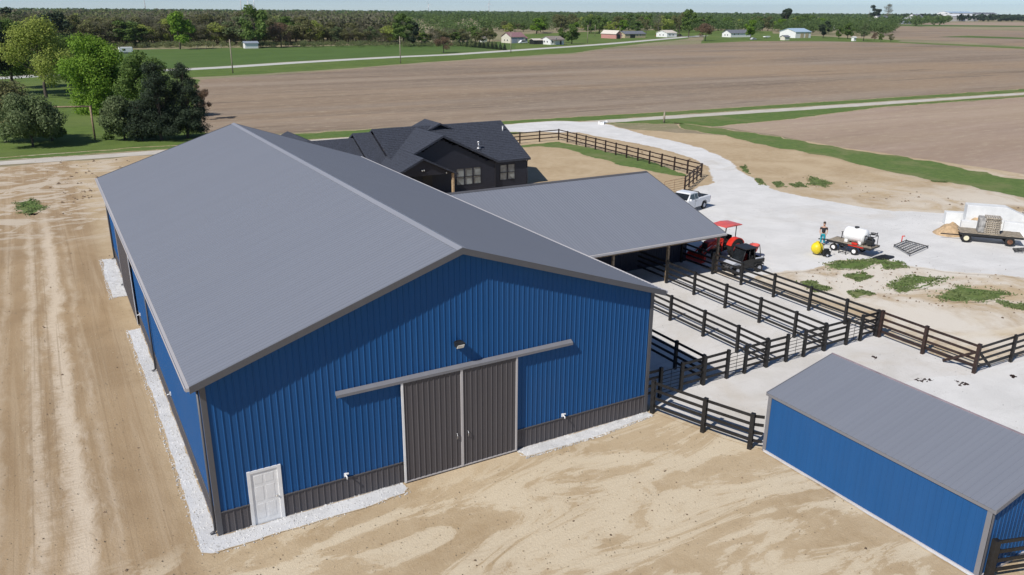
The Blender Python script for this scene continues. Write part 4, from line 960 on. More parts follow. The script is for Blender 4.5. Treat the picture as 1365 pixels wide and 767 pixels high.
for k in range(5, 0, -1): a = k*PI/10; prof.append((rt*math.sin(a), 1.84-.28*(1-math.cos(a))+.0))
prof.append((.02, 1.84))
wt = thing('water_tank', 'white poly tank lying on the plank trailer', 'tank', (tt.matrix_basis @ Vector((.95, TW/2, .79))), ang)
MB().lathe(prof, Matrix.Translation((0, 0, .60)) @ tkM, 28).build('tank_shell', M['poly'], wt)
MB().box(.25, -.45, 0, .50, .45, .22, .02).box(1.30, -.45, 0, 1.55, .45, .22, .02).build('tank_foot', M['poly'], wt)
MB().tube((.9, 0, 1.12), (.9, 0, 1.24), .17, None, 16).build('tank_lid', M['blackp'], wt)
pe = thing('spray_pump', 'black engine pump with hoses on the right end of the plank trailer', 'pump', (tt.matrix_basis @ Vector((2.75, TW/2, .79))), ang)
MB().box(.05, -.28, .08, .5, .25, .45, .04).box(.1, -.15, .45, .4, .2, .66, .04).tube((.28, .2, .3), (.28, .42, .3), .17, None, 16).build('engine', M['blackp'], pe)
MB().path([(0, -.45, .02), (0, -.45, .75), (0, .45, .75), (0, .45, .02)], .025).path([(.6, -.45, .02), (.6, -.45, .75), (.6, .45, .75), (.6, .45, .02)], .025).path([(0, -.45, .75), (.6, -.45, .75)], .025).path([(0, .45, .75), (.6, .45, .75)], .025).build('frame', M['blackp'], pe)
hz = MB(); hp_ = [Vector((.5+.25*math.cos(a*.7), -.1+.25*math.sin(a*.7), .85+.012*a)) for a in range(20)]; hz.path(hp_, .025, 6); hz.build('hose', M['blackp'], pe)
jk = thing('hitch_jack', 'small black jack leaning at the far side of the plank trailer', 'jack', (tt.matrix_basis @ Vector((.5, TW-.2, .77))), ang)
MB().path([(0, 0, 0), (-.05, .15, .45)], .04).path([(-.15, .15, .45), (.05, .15, .5)], .02).build('jack_tube', M['blackp'], jk)
jr = thing('jerry_can', 'low red can on the near edge of the plank trailer', 'can', (tt.matrix_basis @ Vector((1.9, .12, .77))), ang)
MB().box(0, -.08, 0, .45, .08, .16, .02).build('can_body', M['red'], jr); MB().tube((.4, 0, .16), (.5, 0, .22), .02).build('spout', M['blackp'], jr)
# yellow tank on its black cart
yc = at(1091, 341); yt = thing('yellow_tank', 'round yellow poly tank with black straps beside the person', 'tank', (yc.x, yc.y+.2, .03), -.5)
pr = [(.02, 0)]+[(.46*math.sin(k*PI/12)*(1.0 if k % 2 else .98), .42*(1-math.cos(k*PI/12))*1.1) for k in range(1, 12)]+[(.02, .93)]
MB().lathe(pr, Matrix.Translation((0, 0, .06)), 24).tube((0, 0, .95), (0, 0, 1.04), .14, None, 14).build('tank_shell', M['yellow'], yt)
MB().path([(.53*math.cos(a)*math.sin(b), .53*math.sin(a)*math.sin(b), .54-.49*math.cos(b)) for a in (.9,) for b in [k*PI/10 for k in range(11)]], .02, 6).path([(.53*math.cos(-1.4)*math.sin(b), .53*math.sin(-1.4)*math.sin(b), .54-.49*math.cos(b)) for b in [k*PI/10 for k in range(11)]], .02, 6).build('strap', M['blackp'], yt)
yp = at(1100, 342); yo = thing('pump_cart', 'little black engine cart on the gravel right of the yellow tank', 'pump', (yp.x, yp.y, .03), -.5)
MB().box(-.3, -.25, .12, .3, .22, .42, .04).box(-.15, -.15, .42, .2, .1, .58, .03).build('engine', M['blackp'], yo)
for s in (-1, 1): wheel(yo, (0, s*.32, .15), .15, .1)
MB().path([(.3, 0, .2), (.5, 0, .55), (.5, .2, .6)], .02).build('cart_handle', M['blackp'], yo)

# harrow
h0, h1, h2, h3 = at(1192, 327, .2), at(1208, 320.5, .2), at(1237, 328.5, .2), at(1213, 339, .2)
hw = thing('drag_harrow', 'black steel drag harrow frame lying flat on the gravel', 'harrow', (h0.x, h0.y, .0), 0)
HTm = Matrix.Translation((-h0.x, -h0.y, 0))
MB().path([h0, h1, h2, h3, h0], .035, 6).build('frame', M['blackp'], hw, HTm)
for k in range(1, 6):
    MB().path([h0.lerp(h3, k/6), h1.lerp(h2, k/6)], .022, 6).build('cross_bar', M['blackp'], hw, HTm)
m = MB()
for k in range(8):
    a = h0.lerp(h1, k/8); b = h0.lerp(h1, (k+1)/8); c = h3.lerp(h2, k/8); d = h3.lerp(h2, (k+1)/8)
    m.path([a.lerp(c, j/6) if j % 2 else b.lerp(d, j/6) for j in range(7)], .014, 5)
m.build('chain_mesh', M['blackp'], hw, HTm)
for P_ in (h0, h1, h2, h3): MB().tube(P_+Vector((0, 0, .08)), Vector((P_.x, P_.y, .02)), .03, None, 6).build('tine', M['blackp'], hw, HTm)
MB().path([h0.lerp(h1, .6)+Vector((0, 0, 0)), h0.lerp(h1, .6)+Vector((0, 0, .5)), h0.lerp(h1, .6)+Vector((.18, -.1, .5))], .04, 8).build('jack', M['red'], hw, HTm)

# wagon with pallets
w0 = at(1287, 324); w1 = at(1345, 329.5); wd_ = (w1-w0).normalized(); ang = math.atan2(wd_.y, wd_.x)
wg = thing('hay_wagon', 'low farm wagon with cream and rusty wheels at the right edge', 'wagon', (w0.x, w0.y, .03), ang)
WL = (w1-w0).length
for x, rim in ((0, 'cream'), (WL, 'rustm')):
    for y in (.1, 1.5): wheel(wg, (x, y, .36), .36, .22, rim=rim)
MB().box(-.1, .7, .36, WL+.1, .9, .55).box(-.06, .1, .30, .06, 1.5, .42).box(WL-.06, .1, .3, WL+.06, 1.5, .42).box(-.5, 0.0, .62, WL+.9, .08, .80).box(-.5, 1.55, .62, WL+.9, 1.63, .8).build('frame', M['blackp'], wg)
for k in range(14):
    x = -.55+k*(WL+1.4)/14; MB().box(x+.005, -.06, .80, x+(WL+1.4)/14-.005, 1.68, .845+.006*(k % 3)).build('deck_plank', M['plank'], wg)
MB().path([(-.3, .8, .40), (-1.7, .8, .38), (-1.8, .8, .38)], .045).build('tongue', M['blackp'], wg)
def pallet(loc, rz, label, first=[None]):
    if first[0] is None:
        o = thing('pallet', label, 'pallet', loc, rz, 'wooden pallets stacked on the wagon'); M['palw'] = simple('pale_pallet_wood', (.55, .50, .43), .8, 0, .15, 5, .3)
        for k in range(7): MB().box(k*.162, 0, .10, k*.162+.10, 1.1, .130).build('top_slat', M['palw'], o)
        for k in range(3): MB().box(0, k*.52, .022, 1.07, k*.52+.05, .10).build('stringer', M['plank'], o)
        for k in range(3): MB().box(k*.48, 0, 0, k*.48+.10, 1.1, .022).build('bottom_slat', M['palw'], o)
        first[0] = o; return o
    c = copy_tree(first[0]); c.location = loc; c.rotation_euler = (0, 0, rz); c['label'] = label; return c
WM = wg.matrix_basis
ordn = ['bottom', 'second', 'third', 'fourth', 'fifth', 'sixth', 'seventh', 'eighth', 'topmost', '']
for k in range(9):
    pallet(WM @ Vector((1.2+random.uniform(-.06, .06), .12+random.uniform(-.06, .06), .83+k*.150)), ang+random.uniform(-.03, .03), f'{ordn[k]} wooden pallet of the stack on the wagon' if k == 0 else f'{ordn[k]} wooden pallet up the stack on the wagon')
sb = thing('concrete_bag_stack', 'grey wrapped bundle standing left of the pallets on the wagon', 'bundle', WM @ Vector((.72, .2, .86)), ang)
MB().box(0, 0, 0, .45, 1.0, 1.2, .05).build('bundle', M['rubble'], sb)
# white blocks and sand behind the wagon
bk = at(1262, 300); 
def blockthing(label, px, py, L_, D_, H_, rz, z0=.02, cut=None):
    p = at(px, py); o = thing('foam_block', label, 'white block', (p.x, p.y, z0), rz, 'white blocks stacked behind the wagon')
    if cut: MB().prism([(0, 0), (L_, 0), (L_, H_*cut), (L_*.55, H_), (0, H_)], 'y', 0, D_, .03).build('block_body', M['block'], o)
    else: MB().box(0, 0, 0, L_, D_, H_, .03).build('block_body', M['block'], o)
    return o
blockthing('long low white block at the far left of the pile behind the wagon', 1259, 300, 2.1, .8, 1.1, ang+.15)
blockthing('largest white block with sloping end behind the pallets', 1284, 307, 5.4, 1.2, 2.15, ang+.05, cut=.5)
blockthing('low white block directly behind the wagon deck', 1279, 310, 2.6, .55, 1.0, ang+.0)
blockthing('white block at right end behind the rusty wagon wheel', 1335, 316, 1.8, .7, 1.25, ang-.1)
def heap(label, c, rx_, ry_, h_, mat, name='sand_pile', seed=1):
    V = []; F = []; n, mrings = 22, 8
    for j in range(mrings+1):
        t_ = j/mrings
        for i in range(n):
            a = i*2*PI/n; r_ = 1-t_; w__ = 1+.22*noise.noise((math.cos(a)*1.3+seed, math.sin(a)*1.3, t_*2))
            V.append((rx_*r_*math.cos(a)*w__, ry_*r_*math.sin(a)*w__, h_*(1-(1-t_)**1.5)*(1+.25*noise.noise((a*2, t_*3, seed)))))
    for j in range(mrings):
        for i in range(n): F.append((j*n+i, j*n+(i+1) % n, (j+1)*n+(i+1) % n, (j+1)*n+i))
    me = bpy.data.meshes.new(name); me.from_pydata(V, [], F)
    for pl in me.polygons: pl.use_smooth = True
    o = put(name, me, None, mat); o.location = (c.x, c.y, .01); tag(o, label, 'sand pile' if 'sand' in name else 'pile'); return o
heap('tan sand pile beside the left end of the wagon', at(1266, 312), 1.5, 1.1, .95, M['sand'])
heap('small tan sand pile resting between the white blocks', at(1306, 318)+Vector((2.2, 1.6, 0)), 1.6, 1.0, 1.35, M['sand'], 'sand_pile', 4)
# things at the right picture edge
for k in range(5):
    p = at(1352+k*2, 318-k*2); o = thing('lumber_bundle', ['grey rail leaning, lowest at the right edge', 'grey rail leaning, second from below at the right edge', 'grey rail leaning, middle one at the right edge', 'grey rail leaning, second from top at the right edge', 'grey rail leaning, topmost at the right edge'][k], 'rail', (p.x+.4, p.y, .02), ang-.1, 'grey rails leaning by the wagon')
    MB().bar((0, .2*k, 2.1+.12*k), (2.6, .2*k, .9+.12*k), .10, .10).bar((.3, .2*k, 0), (.3, .2*k, 1.95+.12*k), .06).bar((2.3, .2*k, 0), (2.3, .2*k, 1.0+.12*k), .06).build('rail_body', M['rubble'], o)
p = at(1352, 338); o = thing('scrap_frame', 'black tangled metal frame below the right end of the wagon', 'scrap metal', (p.x, p.y, .02), ang)
for k in range(6): MB().path([(0, .2*k, .1), (1.4, .2*k+.1, .35)], .025).path([(.25*k, 0, .2), (.25*k+.1, 1.1, .15)], .02).build('rod', M['blackp'], o)
# dark pile and culvert
heap('low dark pile beside the plank trailer', at(1178, 344), 1.1, .6, .22, M['blackp'], 'dark_pile', 7)
p = at(802, 166); cv = thing('culvert_pipe', 'white flared end of a culvert pipe at the lane junction', 'culvert', (p.x, p.y, 0), math.radians(-150)); cv.scale = (.55, .55, .6)
MB().lathe([(.45, 0), (.42, 0), (.40, 4.0), (.45, 4.0)], Matrix.Translation((0, 0, .25)) @ Matrix.Rotation(PI/2, 4, 'Y') @ Matrix.Translation((0, 0, -3.6)), 18).build('pipe', M['white'], cv)
MB().box(.35, -.9, .0, .5, -.45, .8, .02).box(.35, .45, 0, .5, .9, .8, .02).build('head_wall', M['white'], cv)

# ------------------------------------------------------------------ person
def skinned(name, chains, parent, mat, lv=2):
    """chains: list of lists of ((x,y,z), r); first vertex of each later chain may name an existing index (int)"""
    V = []; Ed = []; Rr = []
    for ch in chains:
        prev = None
        for it in ch:
            if isinstance(it, int): prev = it; continue
            V.append(it[0]); Rr.append(it[1]); i = len(V)-1
            if prev is not None: Ed.append((prev, i))
            prev = i
    me = bpy.data.meshes.new(name); me.from_pydata(V, Ed, []); o = put(name, me, parent, mat)
    md = o.modifiers.new('skin', 'SKIN'); md.use_smooth_shade = True
    for i, r_ in enumerate(Rr): me.skin_vertices[0].data[i].radius = (r_, r_)
    me.skin_vertices[0].data[0].use_root = True
    s = o.modifiers.new('sub', 'SUBSURF'); s.levels = 1; s.render_levels = lv
    return o
pc = at(1095.5, 327); per = thing('person', 'person in black t-shirt and teal trousers standing behind the yellow tank', 'person', (pc.x, pc.y, .03), math.atan2(CY-pc.y, CX-pc.x))
# local +x = facing
Bd = [[((0, 0, .95), .12), ((0, 0, 1.10), .125), ((0, 0, 1.28), .145), ((0, 0, 1.42), .11), ((.01, 0, 1.52), .055), ((.02, 0, 1.60), .085), ((.03, 0, 1.70), .10), ((.02, 0, 1.78), .07)]]
for s in (-1, 1):
    Bd.append([3, ((0, s*.19, 1.42), .065), ((.02, s*.27, 1.18), .05), ((.16, s*.25, .98), .04), ((.21, s*.20, .93), .028)])
    b = len([1 for ch in Bd for it in ch if not isinstance(it, int)])
    for fi, (dy, ln) in enumerate(((-.03, .07), (-.01, .085), (.01, .08), (.03, .06))):
        Bd.append([b-1, ((.25, s*.20+dy, .905), .011), ((.25+ln*.5, s*.20+dy*1.1, .87), .009), ((.25+ln*.6, s*.20+dy, .84), .008)])
    Bd.append([b-1, ((.24, s*.16, .93), .012), ((.28, s*.145, .90), .009)])
    Bd.append([0, ((0, s*.10, .86), .095), ((.02, s*.11, .50), .06), ((0, s*.12, .12), .042), ((.06, s*.125, .05), .04), ((.16, s*.13, .04), .032)])
skinned('body', Bd, per, M['skin'])
sh_ = [[((0, 0, .93), .15), ((0, 0, 1.10), .15), ((0, 0, 1.28), .17), ((0, 0, 1.42), .125)]]
for s in (-1, 1): sh_.append([3, ((0, s*.20, 1.42), .085), ((.015, s*.255, 1.24), .072)])
skinned('t_shirt', sh_, per, M['shirt'])
tr_ = [[((0, 0, .98), .145), ((0, 0, .90), .15)]]
for s in (-1, 1): tr_.append([1, ((0, s*.105, .82), .115), ((.02, s*.115, .50), .085), ((0, s*.12, .14), .07)])
skinned('trousers', tr_, per, M['teal'])
MB().lathe([(.01, .0), (.06, -.01), (.095, -.05), (.105, -.10), (.10, -.15)], Matrix.Translation((.015, 0, 1.90)), 14).build('hair', M['hair'], per)
for s in (-1, 1):
    MB().box(-.06, s*.125-.05, 0, .20, s*.125+.05, .09, .03).build('shoe', M['shoe'], per)
    MB().lathe([(.004, 0), (.012, .006), (.004, .012)], Matrix.Translation((.115, s*.035, 1.70)) @ Matrix.Rotation(PI/2, 4, 'Y'), 8).build('eye', M['hair'], per)
    MB().box(.0, s*.10-.012, 1.66, .04, s*.10+.012, 1.72, .01).build('ear', M['skin'], per)
MB().prism([(.11, 1.70), (.15, 1.65), (.11, 1.64)], 'y', -.015, .015).build('nose', M['skin'], per)
MB().box(.10, -.03, 1.605, .125, .03, 1.615).build('mouth', M['carred'], per)

# ------------------------------------------------------------------ trees
def leafmesh(name, blobs, n, size, seed, mat, shell=.5, flat=1.0, thin=1.0):
    rs = np.random.RandomState(seed); b = np.array(blobs); wgt = (b[:, 3]*b[:, 4]*b[:, 5])**(2/3); k = rs.choice(len(b), n, p=wgt/wgt.sum())
    d = rs.randn(n, 3); d /= np.linalg.norm(d, axis=1)[:, None]; r = shell+(1-shell)*rs.rand(n)**.6; r *= 1+.12*rs.randn(n)
    c = b[k, :3]+d*r[:, None]*b[k, 3:6]
    nrm = d+rs.randn(n, 3)*.7; nrm[:, 2] += .35; nrm /= np.linalg.norm(nrm, axis=1)[:, None]
    t1 = np.cross(nrm, rs.randn(n, 3)); t1 /= np.linalg.norm(t1, axis=1)[:, None]; t2 = np.cross(nrm, t1)
    s = size*(.5+rs.rand(n, 1)*.9); s2 = s*thin*(.6+.4*rs.rand(n, 1))
    V = np.stack([c-t1*s, c-t2*s2*.8+t1*s*.1, c+t1*s, c+t2*s2*.8-t1*s*.1], 1).reshape(-1, 3)
    me = npmesh(name, V, np.arange(4*n).reshape(-1, 4)); me.materials.append(mat); return me
def mkblobs(rx, rz_, z0, n, seed, br=.36, lop=0):
    rs = random.Random(seed); B = []
    for i in range(n):
        a = rs.random()*2*PI; t = rs.random(); zc = z0+rz_*2*(.12+.80*t); pr = math.sqrt(max(.05, 1-((t-.42)/.62)**2))
        rr = rx*pr*(.25+.62*rs.random()); q = rx*br*(.65+.6*rs.random())
        B.append((math.cos(a)*rr+lop*t, math.sin(a)*rr, zc, q, q, q*.82))
    return B
def trunkmesh(name, h, r, blobs, seed, mat, nb=9, bare=0):
    rs = random.Random(seed); m = MB(); P = [Vector((0, 0, -.1))]; 
    for k in range(1, 6): P.append(Vector((rs.uniform(-.03, .03)*h, rs.uniform(-.03, .03)*h, h*k/5)))
    for i in range(5): m.tube(P[i], P[i+1], r*(1-.16*i), r*(1-.16*(i+1)), 7, False)
    for b in blobs[:nb]:
        s = P[0].lerp(P[5], rs.uniform(.35, .9)); e = Vector(b[:3]); mid = s.lerp(e, .5)+Vector((0, 0, -.04*h))
        m.tube(s, mid, r*.38, r*.22, 5, False).tube(mid, e, r*.22, r*.07, 5, False)
        for q in range(bare):
            e2 = e+Vector((rs.uniform(-1, 1), rs.uniform(-1, 1), rs.uniform(.2, 1)))*b[3]*1.1; m.tube(mid.lerp(e, rs.random()), e2, r*.1, r*.03, 4, False)
    me = m.mesh(name); me.materials.append(mat); return me
def conifer_blobs(h, r, seed):
    rs = random.Random(seed); B = []; n = int(h*2.2)
    for k in range(n):
        t = k/n; z = .08*h+t*h*.92; R_ = r*(1-t)**.85+.12
        for j in range(5):
            a = j*1.257+k*.9; q = max(.16, R_*.42); B.append((math.cos(a)*R_*.62*rs.uniform(.7, 1.15), math.sin(a)*R_*.62*rs.uniform(.7, 1.15), z-.1*R_, q, q, q*.55))
    return B
# prototypes of unit-like trees 10 m high (crown+trunk meshes), scaled per tree
PROT = {}
def proto(kind, i):
    k = (kind, i)
    if k in PROT: return PROT[k]
    spec = dict(green=('lf_green', 3.6, 3.9, 16, 2600, .30, 'bark', 1.0), bright=('lf_bright', 3.7, 4.0, 16, 2600, .30, 'bark', 1.0), olive=('lf_olive', 3.5, 4.0, 15, 1700, .27, 'bark', .8),
                brown=('lf_brown', 3.4, 4.1, 15, 1700, .26, 'pale_bark', .28), yellow=('lf_yellow', 3.6, 4.0, 15, 1900, .27, 'pale_bark', .8), dark=('lf_dark', 3.4, 4.2, 14, 2600, .30, 'bark', 1.0),
                rust=('lf_rust', 4.6, 3.7, 16, 2600, .28, 'bark', .8), grey=('lf_grey', 3.6, 4.0, 15, 1900, .27, 'bark', .8))
    sd = hash_(kind)+i*17
    if kind == 'conifer':
        B = conifer_blobs(10, 3.2, sd); cr = leafmesh('crown', B, 3600, .26, sd, M['lf_dark'], .3, 1, .5); tk = trunkmesh('trunk', 9, .20, [], sd, M['bark'], 0)
    else:
        mt, rx, rz_, nb, n, sz, bk_, th = spec[kind]; B = mkblobs(rx, rz_, 10-2*rz_-.2, nb, sd)
        cr = leafmesh('crown', B, n, sz, sd, M[mt], .45, 1, th); tk = trunkmesh('trunk', 7.5, .22, B, sd, M[bk_], 10, 3 if kind in ('brown', 'olive', 'yellow') else 0)
    PROT[k] = (cr, tk); return PROT[k]
def hash_(s): return sum(ord(c)*(i+3) for i, c in enumerate(s)) % 997
def tree(p, h, kind, label, cat='tree', group=None, width=1.0, name='tree', var=None, rz=None):
    cr, tk = proto(kind, random.randrange(3) if var is None else var)
    o = thing(name, label, cat, (p.x, p.y, 0), random.random()*2*PI if rz is None else rz, group); s = h/10; o.scale = (s*width, s*width, s)
    put('crown', cr, o); put('trunk', tk, o); return o
def special(p, h, rx_in, kind_mat, label, seed, n=9000, size=.16, z0=None, name='tree', cat='tree', nb=34, bark='bark', lop=0, br=.38, shell=.45, thin=1.0, group=None, ry=1.0, bare=1):
    o = thing(name, label, cat, (p.x, p.y, 0), 0, group); z0 = h*.2 if z0 is None else z0; rz_ = (h-z0)/2; rx = rx_in*1.13
    n = int(n*1.7)
    B = [(a, b*ry, c, d, e, f) for a, b, c, d, e, f in mkblobs(rx, rz_, z0, nb, seed, br, lop)]
    put('crown', leafmesh('crown', B, n, size, seed, M[kind_mat], shell, 1, thin), o); put('trunk', trunkmesh('trunk', h*.75, .025*h, B, seed, M[bark], 12, bare), o)
    return o
def hpx(p, pix): return pix*mpp(p)/math.cos(PITCH)*1.0
# left foreground group beyond the barn
p = at(62, 131); special(p, hpx(p, 93), hpx(p, 36), 'lf_yellow', 'broad yellow green tree standing on the lawn behind the goal frame', 11, 9500, .19, 1.2, nb=30, shell=.3, bark='bark', lop=-.6)
p = at(135, 152); special(p, hpx(p, 96), hpx(p, 33), 'lf_bright', 'bright lime green maple in the middle of the left tree group', 12, 14000, .19, -.9, nb=38, shell=.35)
p = at(172, 150); special(p, hpx(p, 58), hpx(p, 24), 'lf_bright', 'smaller lime green tree on the right shoulder of the maple', 13, 6000, .18, 1.5)
p = at(196, 160); special(p, hpx(p, 86), hpx(p, 26), 'lf_green', 'olive green tree between the maple and the dark pine', 14, 7000, .18, 2.0)
def pine(px, py, hp_, wp_, label, seed, mat='lf_dark', n=26000):
    p = at(px, py); h = hpx(p, hp_); r = hpx(p, wp_); o = thing('pine_tree', label, 'pine tree', (p.x, p.y, 0)); rs = random.Random(seed)
    B = []
    for k in range(95):
        t = rs.random()**1.15; a = rs.random()*2*PI; R_ = r*(1-.62*t**1.6)*(.25+.8*rs.random()); q = r*.27*(1.2-.5*t)
        B.append((math.cos(a)*R_*.85, math.sin(a)*R_*.85, .10*h+t*h*.82, q*1.25, q*1.25, q*.85))
    put('crown', leafmesh('crown', B, n, .15, seed, M[mat], .25, 1, .45), o); put('trunk', trunkmesh('trunk', h*.9, .022*h, B, seed, M['bark'], 16, 1), o); return o
pine(216, 187, 100, 27, 'tall dark pine, left one of the pair beside the barn ridge', 21)
pine(250, 184, 96, 26, 'dark broad pine, rightmost against the brown field', 22)
pine(190, 188, 52, 22, 'low dark evergreen at the foot of the pines', 23, n=9000)
p = at(166, 187); special(p, hpx(p, 52), hpx(p, 20), 'lf_grey', 'round grey green shrub at the foot of the maple', 24, 8000, .15, .7, name='shrub', cat='shrub', br=.4)
p = at(272, 160); special(p, hpx(p, 46), hpx(p, 11), 'lf_rust', 'slim reddish twiggy tree at the right edge of the pines', 25, 1400, .16, 1.2, nb=10, thin=.5)
p = at(44, 196); special(p, hpx(p, 60), hpx(p, 33), 'lf_grey', 'spreading grey green orchard tree behind the lane at left', 26, 8000, .15, 1.3, br=.34, shell=.3, nb=26)
p = at(8, 190); special(p, hpx(p, 72), hpx(p, 34), 'lf_olive', 'dull olive tree cut by the left picture edge', 27, 8000, .16, 1.5, br=.4)
p = at(70, 188); special(p, hpx(p, 38), hpx(p, 16), 'lf_green', 'small dark green bush touching the left goal post', 28, 5000, .14, .5, name='shrub', cat='shrub')
p = at(145, 186.5); special(p, hpx(p, 8), hpx(p, 6), 'lf_green', 'tiny green bush on the lawn right of the goal frame', 29, 900, .12, .05, name='shrub', cat='shrub', nb=6)
p = at(-8, 128); special(p, hpx(p, 110), hpx(p, 34), 'lf_dark', 'tall dark tree at the extreme left edge', 30, 12000, .20, 2.0)
p = at(20, 118); special(p, hpx(p, 82), hpx(p, 26), 'lf_green', 'mid green tree at far left behind the yellow green one', 31, 9000, .20, 2.0)
p = at(95, 118); special(p, hpx(p, 60), hpx(p, 26), 'lf_green', 'dark green tree behind the gap between yellow green tree and maple', 32, 7000, .20, 2.0)
# goal-like timber frame
a = at(70, 187); b = at(127, 186); o = thing('timber_frame', 'tall bare post and beam frame standing on the lawn', 'frame', a)
Tm = Matrix.Translation(-a); hh = hpx(a, 41)
for q, nm in ((a, 'post'), (b, 'post')): MB().tube(q, q+Vector((0, 0, hh)), .13, None, 8).build(nm, M['wood'], o, Tm)
MB().tube(a+Vector((-.4, 0, hh)), b+Vector((.2, 0, hh)), .11, None, 8).build('cross_beam', M['wood'], o, Tm)
# far wood edge: individual trees in rows
def zone(px):
    for lim, z in ((40, 'at left edge'), (90, 'behind left lawn trees'), (140, 'behind the maple'), (190, 'behind the camper'), (255, 'above the dark pines'), (310, 'before the field shed'), (360, 'right of the field shed'), (440, 'mid wood'), (520, 'left of the big green tree'), (580, 'behind the big green tree'), (640, 'behind the evergreen row')):
        if px < lim: return z
    return 'near the mauve roofed house'
rsw = random.Random(5); kinds = ['brown']*8+['olive']*8+['yellow']*2+['green']*2+['grey']*2
KL = dict(brown='budding bare brown tree', olive='dull olive tree', yellow='pale yellow green tree', green='fresh green tree', dark='dark green tree', rust='reddish brown tree', grey='grey green tree', bright='bright green tree', conifer='dark conifer')
for row, (dy, n, h0) in enumerate(((0, 74, 12.5), (14, 74, 14.0), (32, 76, 15.0))):
    for k in range(n):
        px = -30 + (690/n)*(k+rsw.random()*.8)
        base = 63.0-.008*px + (2.0 if px < 180 else 0)
        p = at(px, base); p = Vector((p.x+dy*.35, p.y+dy, 0))
        kd = rsw.choice(kinds)
        if 530 < px < 690:
            if row == 2: continue
            hmul = .62
        elif px > 440: hmul = .86
        else: hmul = 1.0
        if 445 < px < 520 and rsw.random() < .5: kd = 'brown'; hmul *= .85
        tree(p, h0*hmul*(.66+.30*rsw.random()+.24*noise.noise((px*.035, row*3.1, 2))+.08), kd, f'{KL[kd]}, {["front", "second", "third"][row]} rank of the wood, {zone(px)}', 'tree', 'trees at the edge of the far wood', 1.25+.65*rsw.random())
for px, py, hh, kd, lab in ((538, 62, 40, 'green', 'big solid green tree standing out at the wood edge'), (552, 62, 30, 'dark', 'dark green tree against the big green one'), (340, 64, 50, 'green', 'tall mid green tree rising from the middle of the wood'), (78, 68, 48, 'dark', 'dark tree rising behind the yellow green tree'),
                            (375, 63, 30, 'rust', 'orange brown tree low at the wood edge'), (240, 66, 46, 'bright', 'bright green tree at the front of the wood'), (6, 60, 60, 'dark', 'dark tree at the far left of the wood')):
    p = at(px, py); tree(p, hpx(p, hh), kd, lab, width=1.1)
for px, py, hh, kd, w_, lab in ((591, 71, 20, 'rust', 1.25, 'round reddish brown bush beside the country road'), (617, 56, 18, 'grey', 1.1, 'grey tree left of the mauve roofed house'), (657, 54, 16, 'green', 1.3, 'rounded green tree left of the mauve roofed house'),
        (762, 59, 22, 'green', 1.35, 'dark green tree against the white porch house'), (750, 57, 18, 'green', 1.1, 'small green tree right of the brown roofed house'), (918, 50, 34, 'green', 1.0, 'tall green tree by the bend of the country road'), (905, 49, 32, 'olive', .9, 'thin olive tree by the white house'),
        (940, 55, 22, 'rust', 1.25, 'rusty red spreading tree at the field edge'), (1000, 53, 24, 'bright', .95, 'lime green tree before the long white house'), (1046, 40, 26, 'dark', 1.1, 'dark tree behind the blue roofed shed'), (1097, 51, 22, 'dark', 1.1, 'dark round tree right of the blue roofed shed'),
        (1118, 52, 14, 'green', 1.0, 'green bush left of a white box'), (1130, 52, 19, 'green', 1.2, 'grey green bush right beside another bush'), (1151, 55, 22, 'grey', 1.0, 'tall grey green bush right of the white box'), (1165, 55, 10, 'rust', .9, 'thin low reddish sapling in the hedge'), (1174, 56, 10, 'green', 1.1, 'small round bush in the field hedge'), (1187, 56, 10, 'olive', 1.3, 'last round bush of the field hedge'),
        (877, 46, 26, 'brown', .9, 'bare grey tree behind the red car'), (861, 46, 20, 'olive', .9, 'olive tree right of the ranch house'), (1166, 28, 20, 'dark', 1.2, 'tall dark tree over the distant farmhouses'), (1182, 27, 20, 'brown', 1.2, 'tall bare tree over the distant farmhouses')):
    p = at(px, py); tree(p, hpx(p, hh), kd, lab, width=w_)
# conifer row
for k in range(12):
    p = at(612+k*5.5, 61.5+k*.52); tree(p, hpx(p, 9.5), 'conifer', ['leftmost', 'second', 'third', 'fourth', 'fifth', 'sixth', 'seventh', 'eighth', 'ninth', 'tenth', 'eleventh', 'rightmost'][k]+' small evergreen of the row along the road', 'evergreen', 'row of small evergreens', 1.1, 'evergreen')
# trees behind the houses
def zone2(px):
    for lim, z in ((700, 'mauve roofed house'), (740, 'carport'), (790, 'white bungalow'), (832, 'pink barn'), (865, 'tan ranch house'), (910, 'house with the red car'), (960, 'tall roadside tree'), (1010, 'long white house'), (1050, 'boat on the lawn')):
        if px < lim: return z
    return 'big blue roofed shed'
rsw = random.Random(12)
for k in range(95):
    px = 660+rsw.random()*450; base = 47.5-(px-660)*.013-rsw.random()*7
    p = at(px, base); kd = rsw.choice(['green', 'green', 'bright', 'olive', 'olive', 'yellow', 'green', 'dark' if px > 960 else 'green'])
    tree(p, (14 if px > 700 else 9)*(.6+.5*rsw.random()), kd, f'{KL[kd]} behind the {zone2(px)}', 'tree', 'trees behind the roadside houses', 1.25+.6*rsw.random())
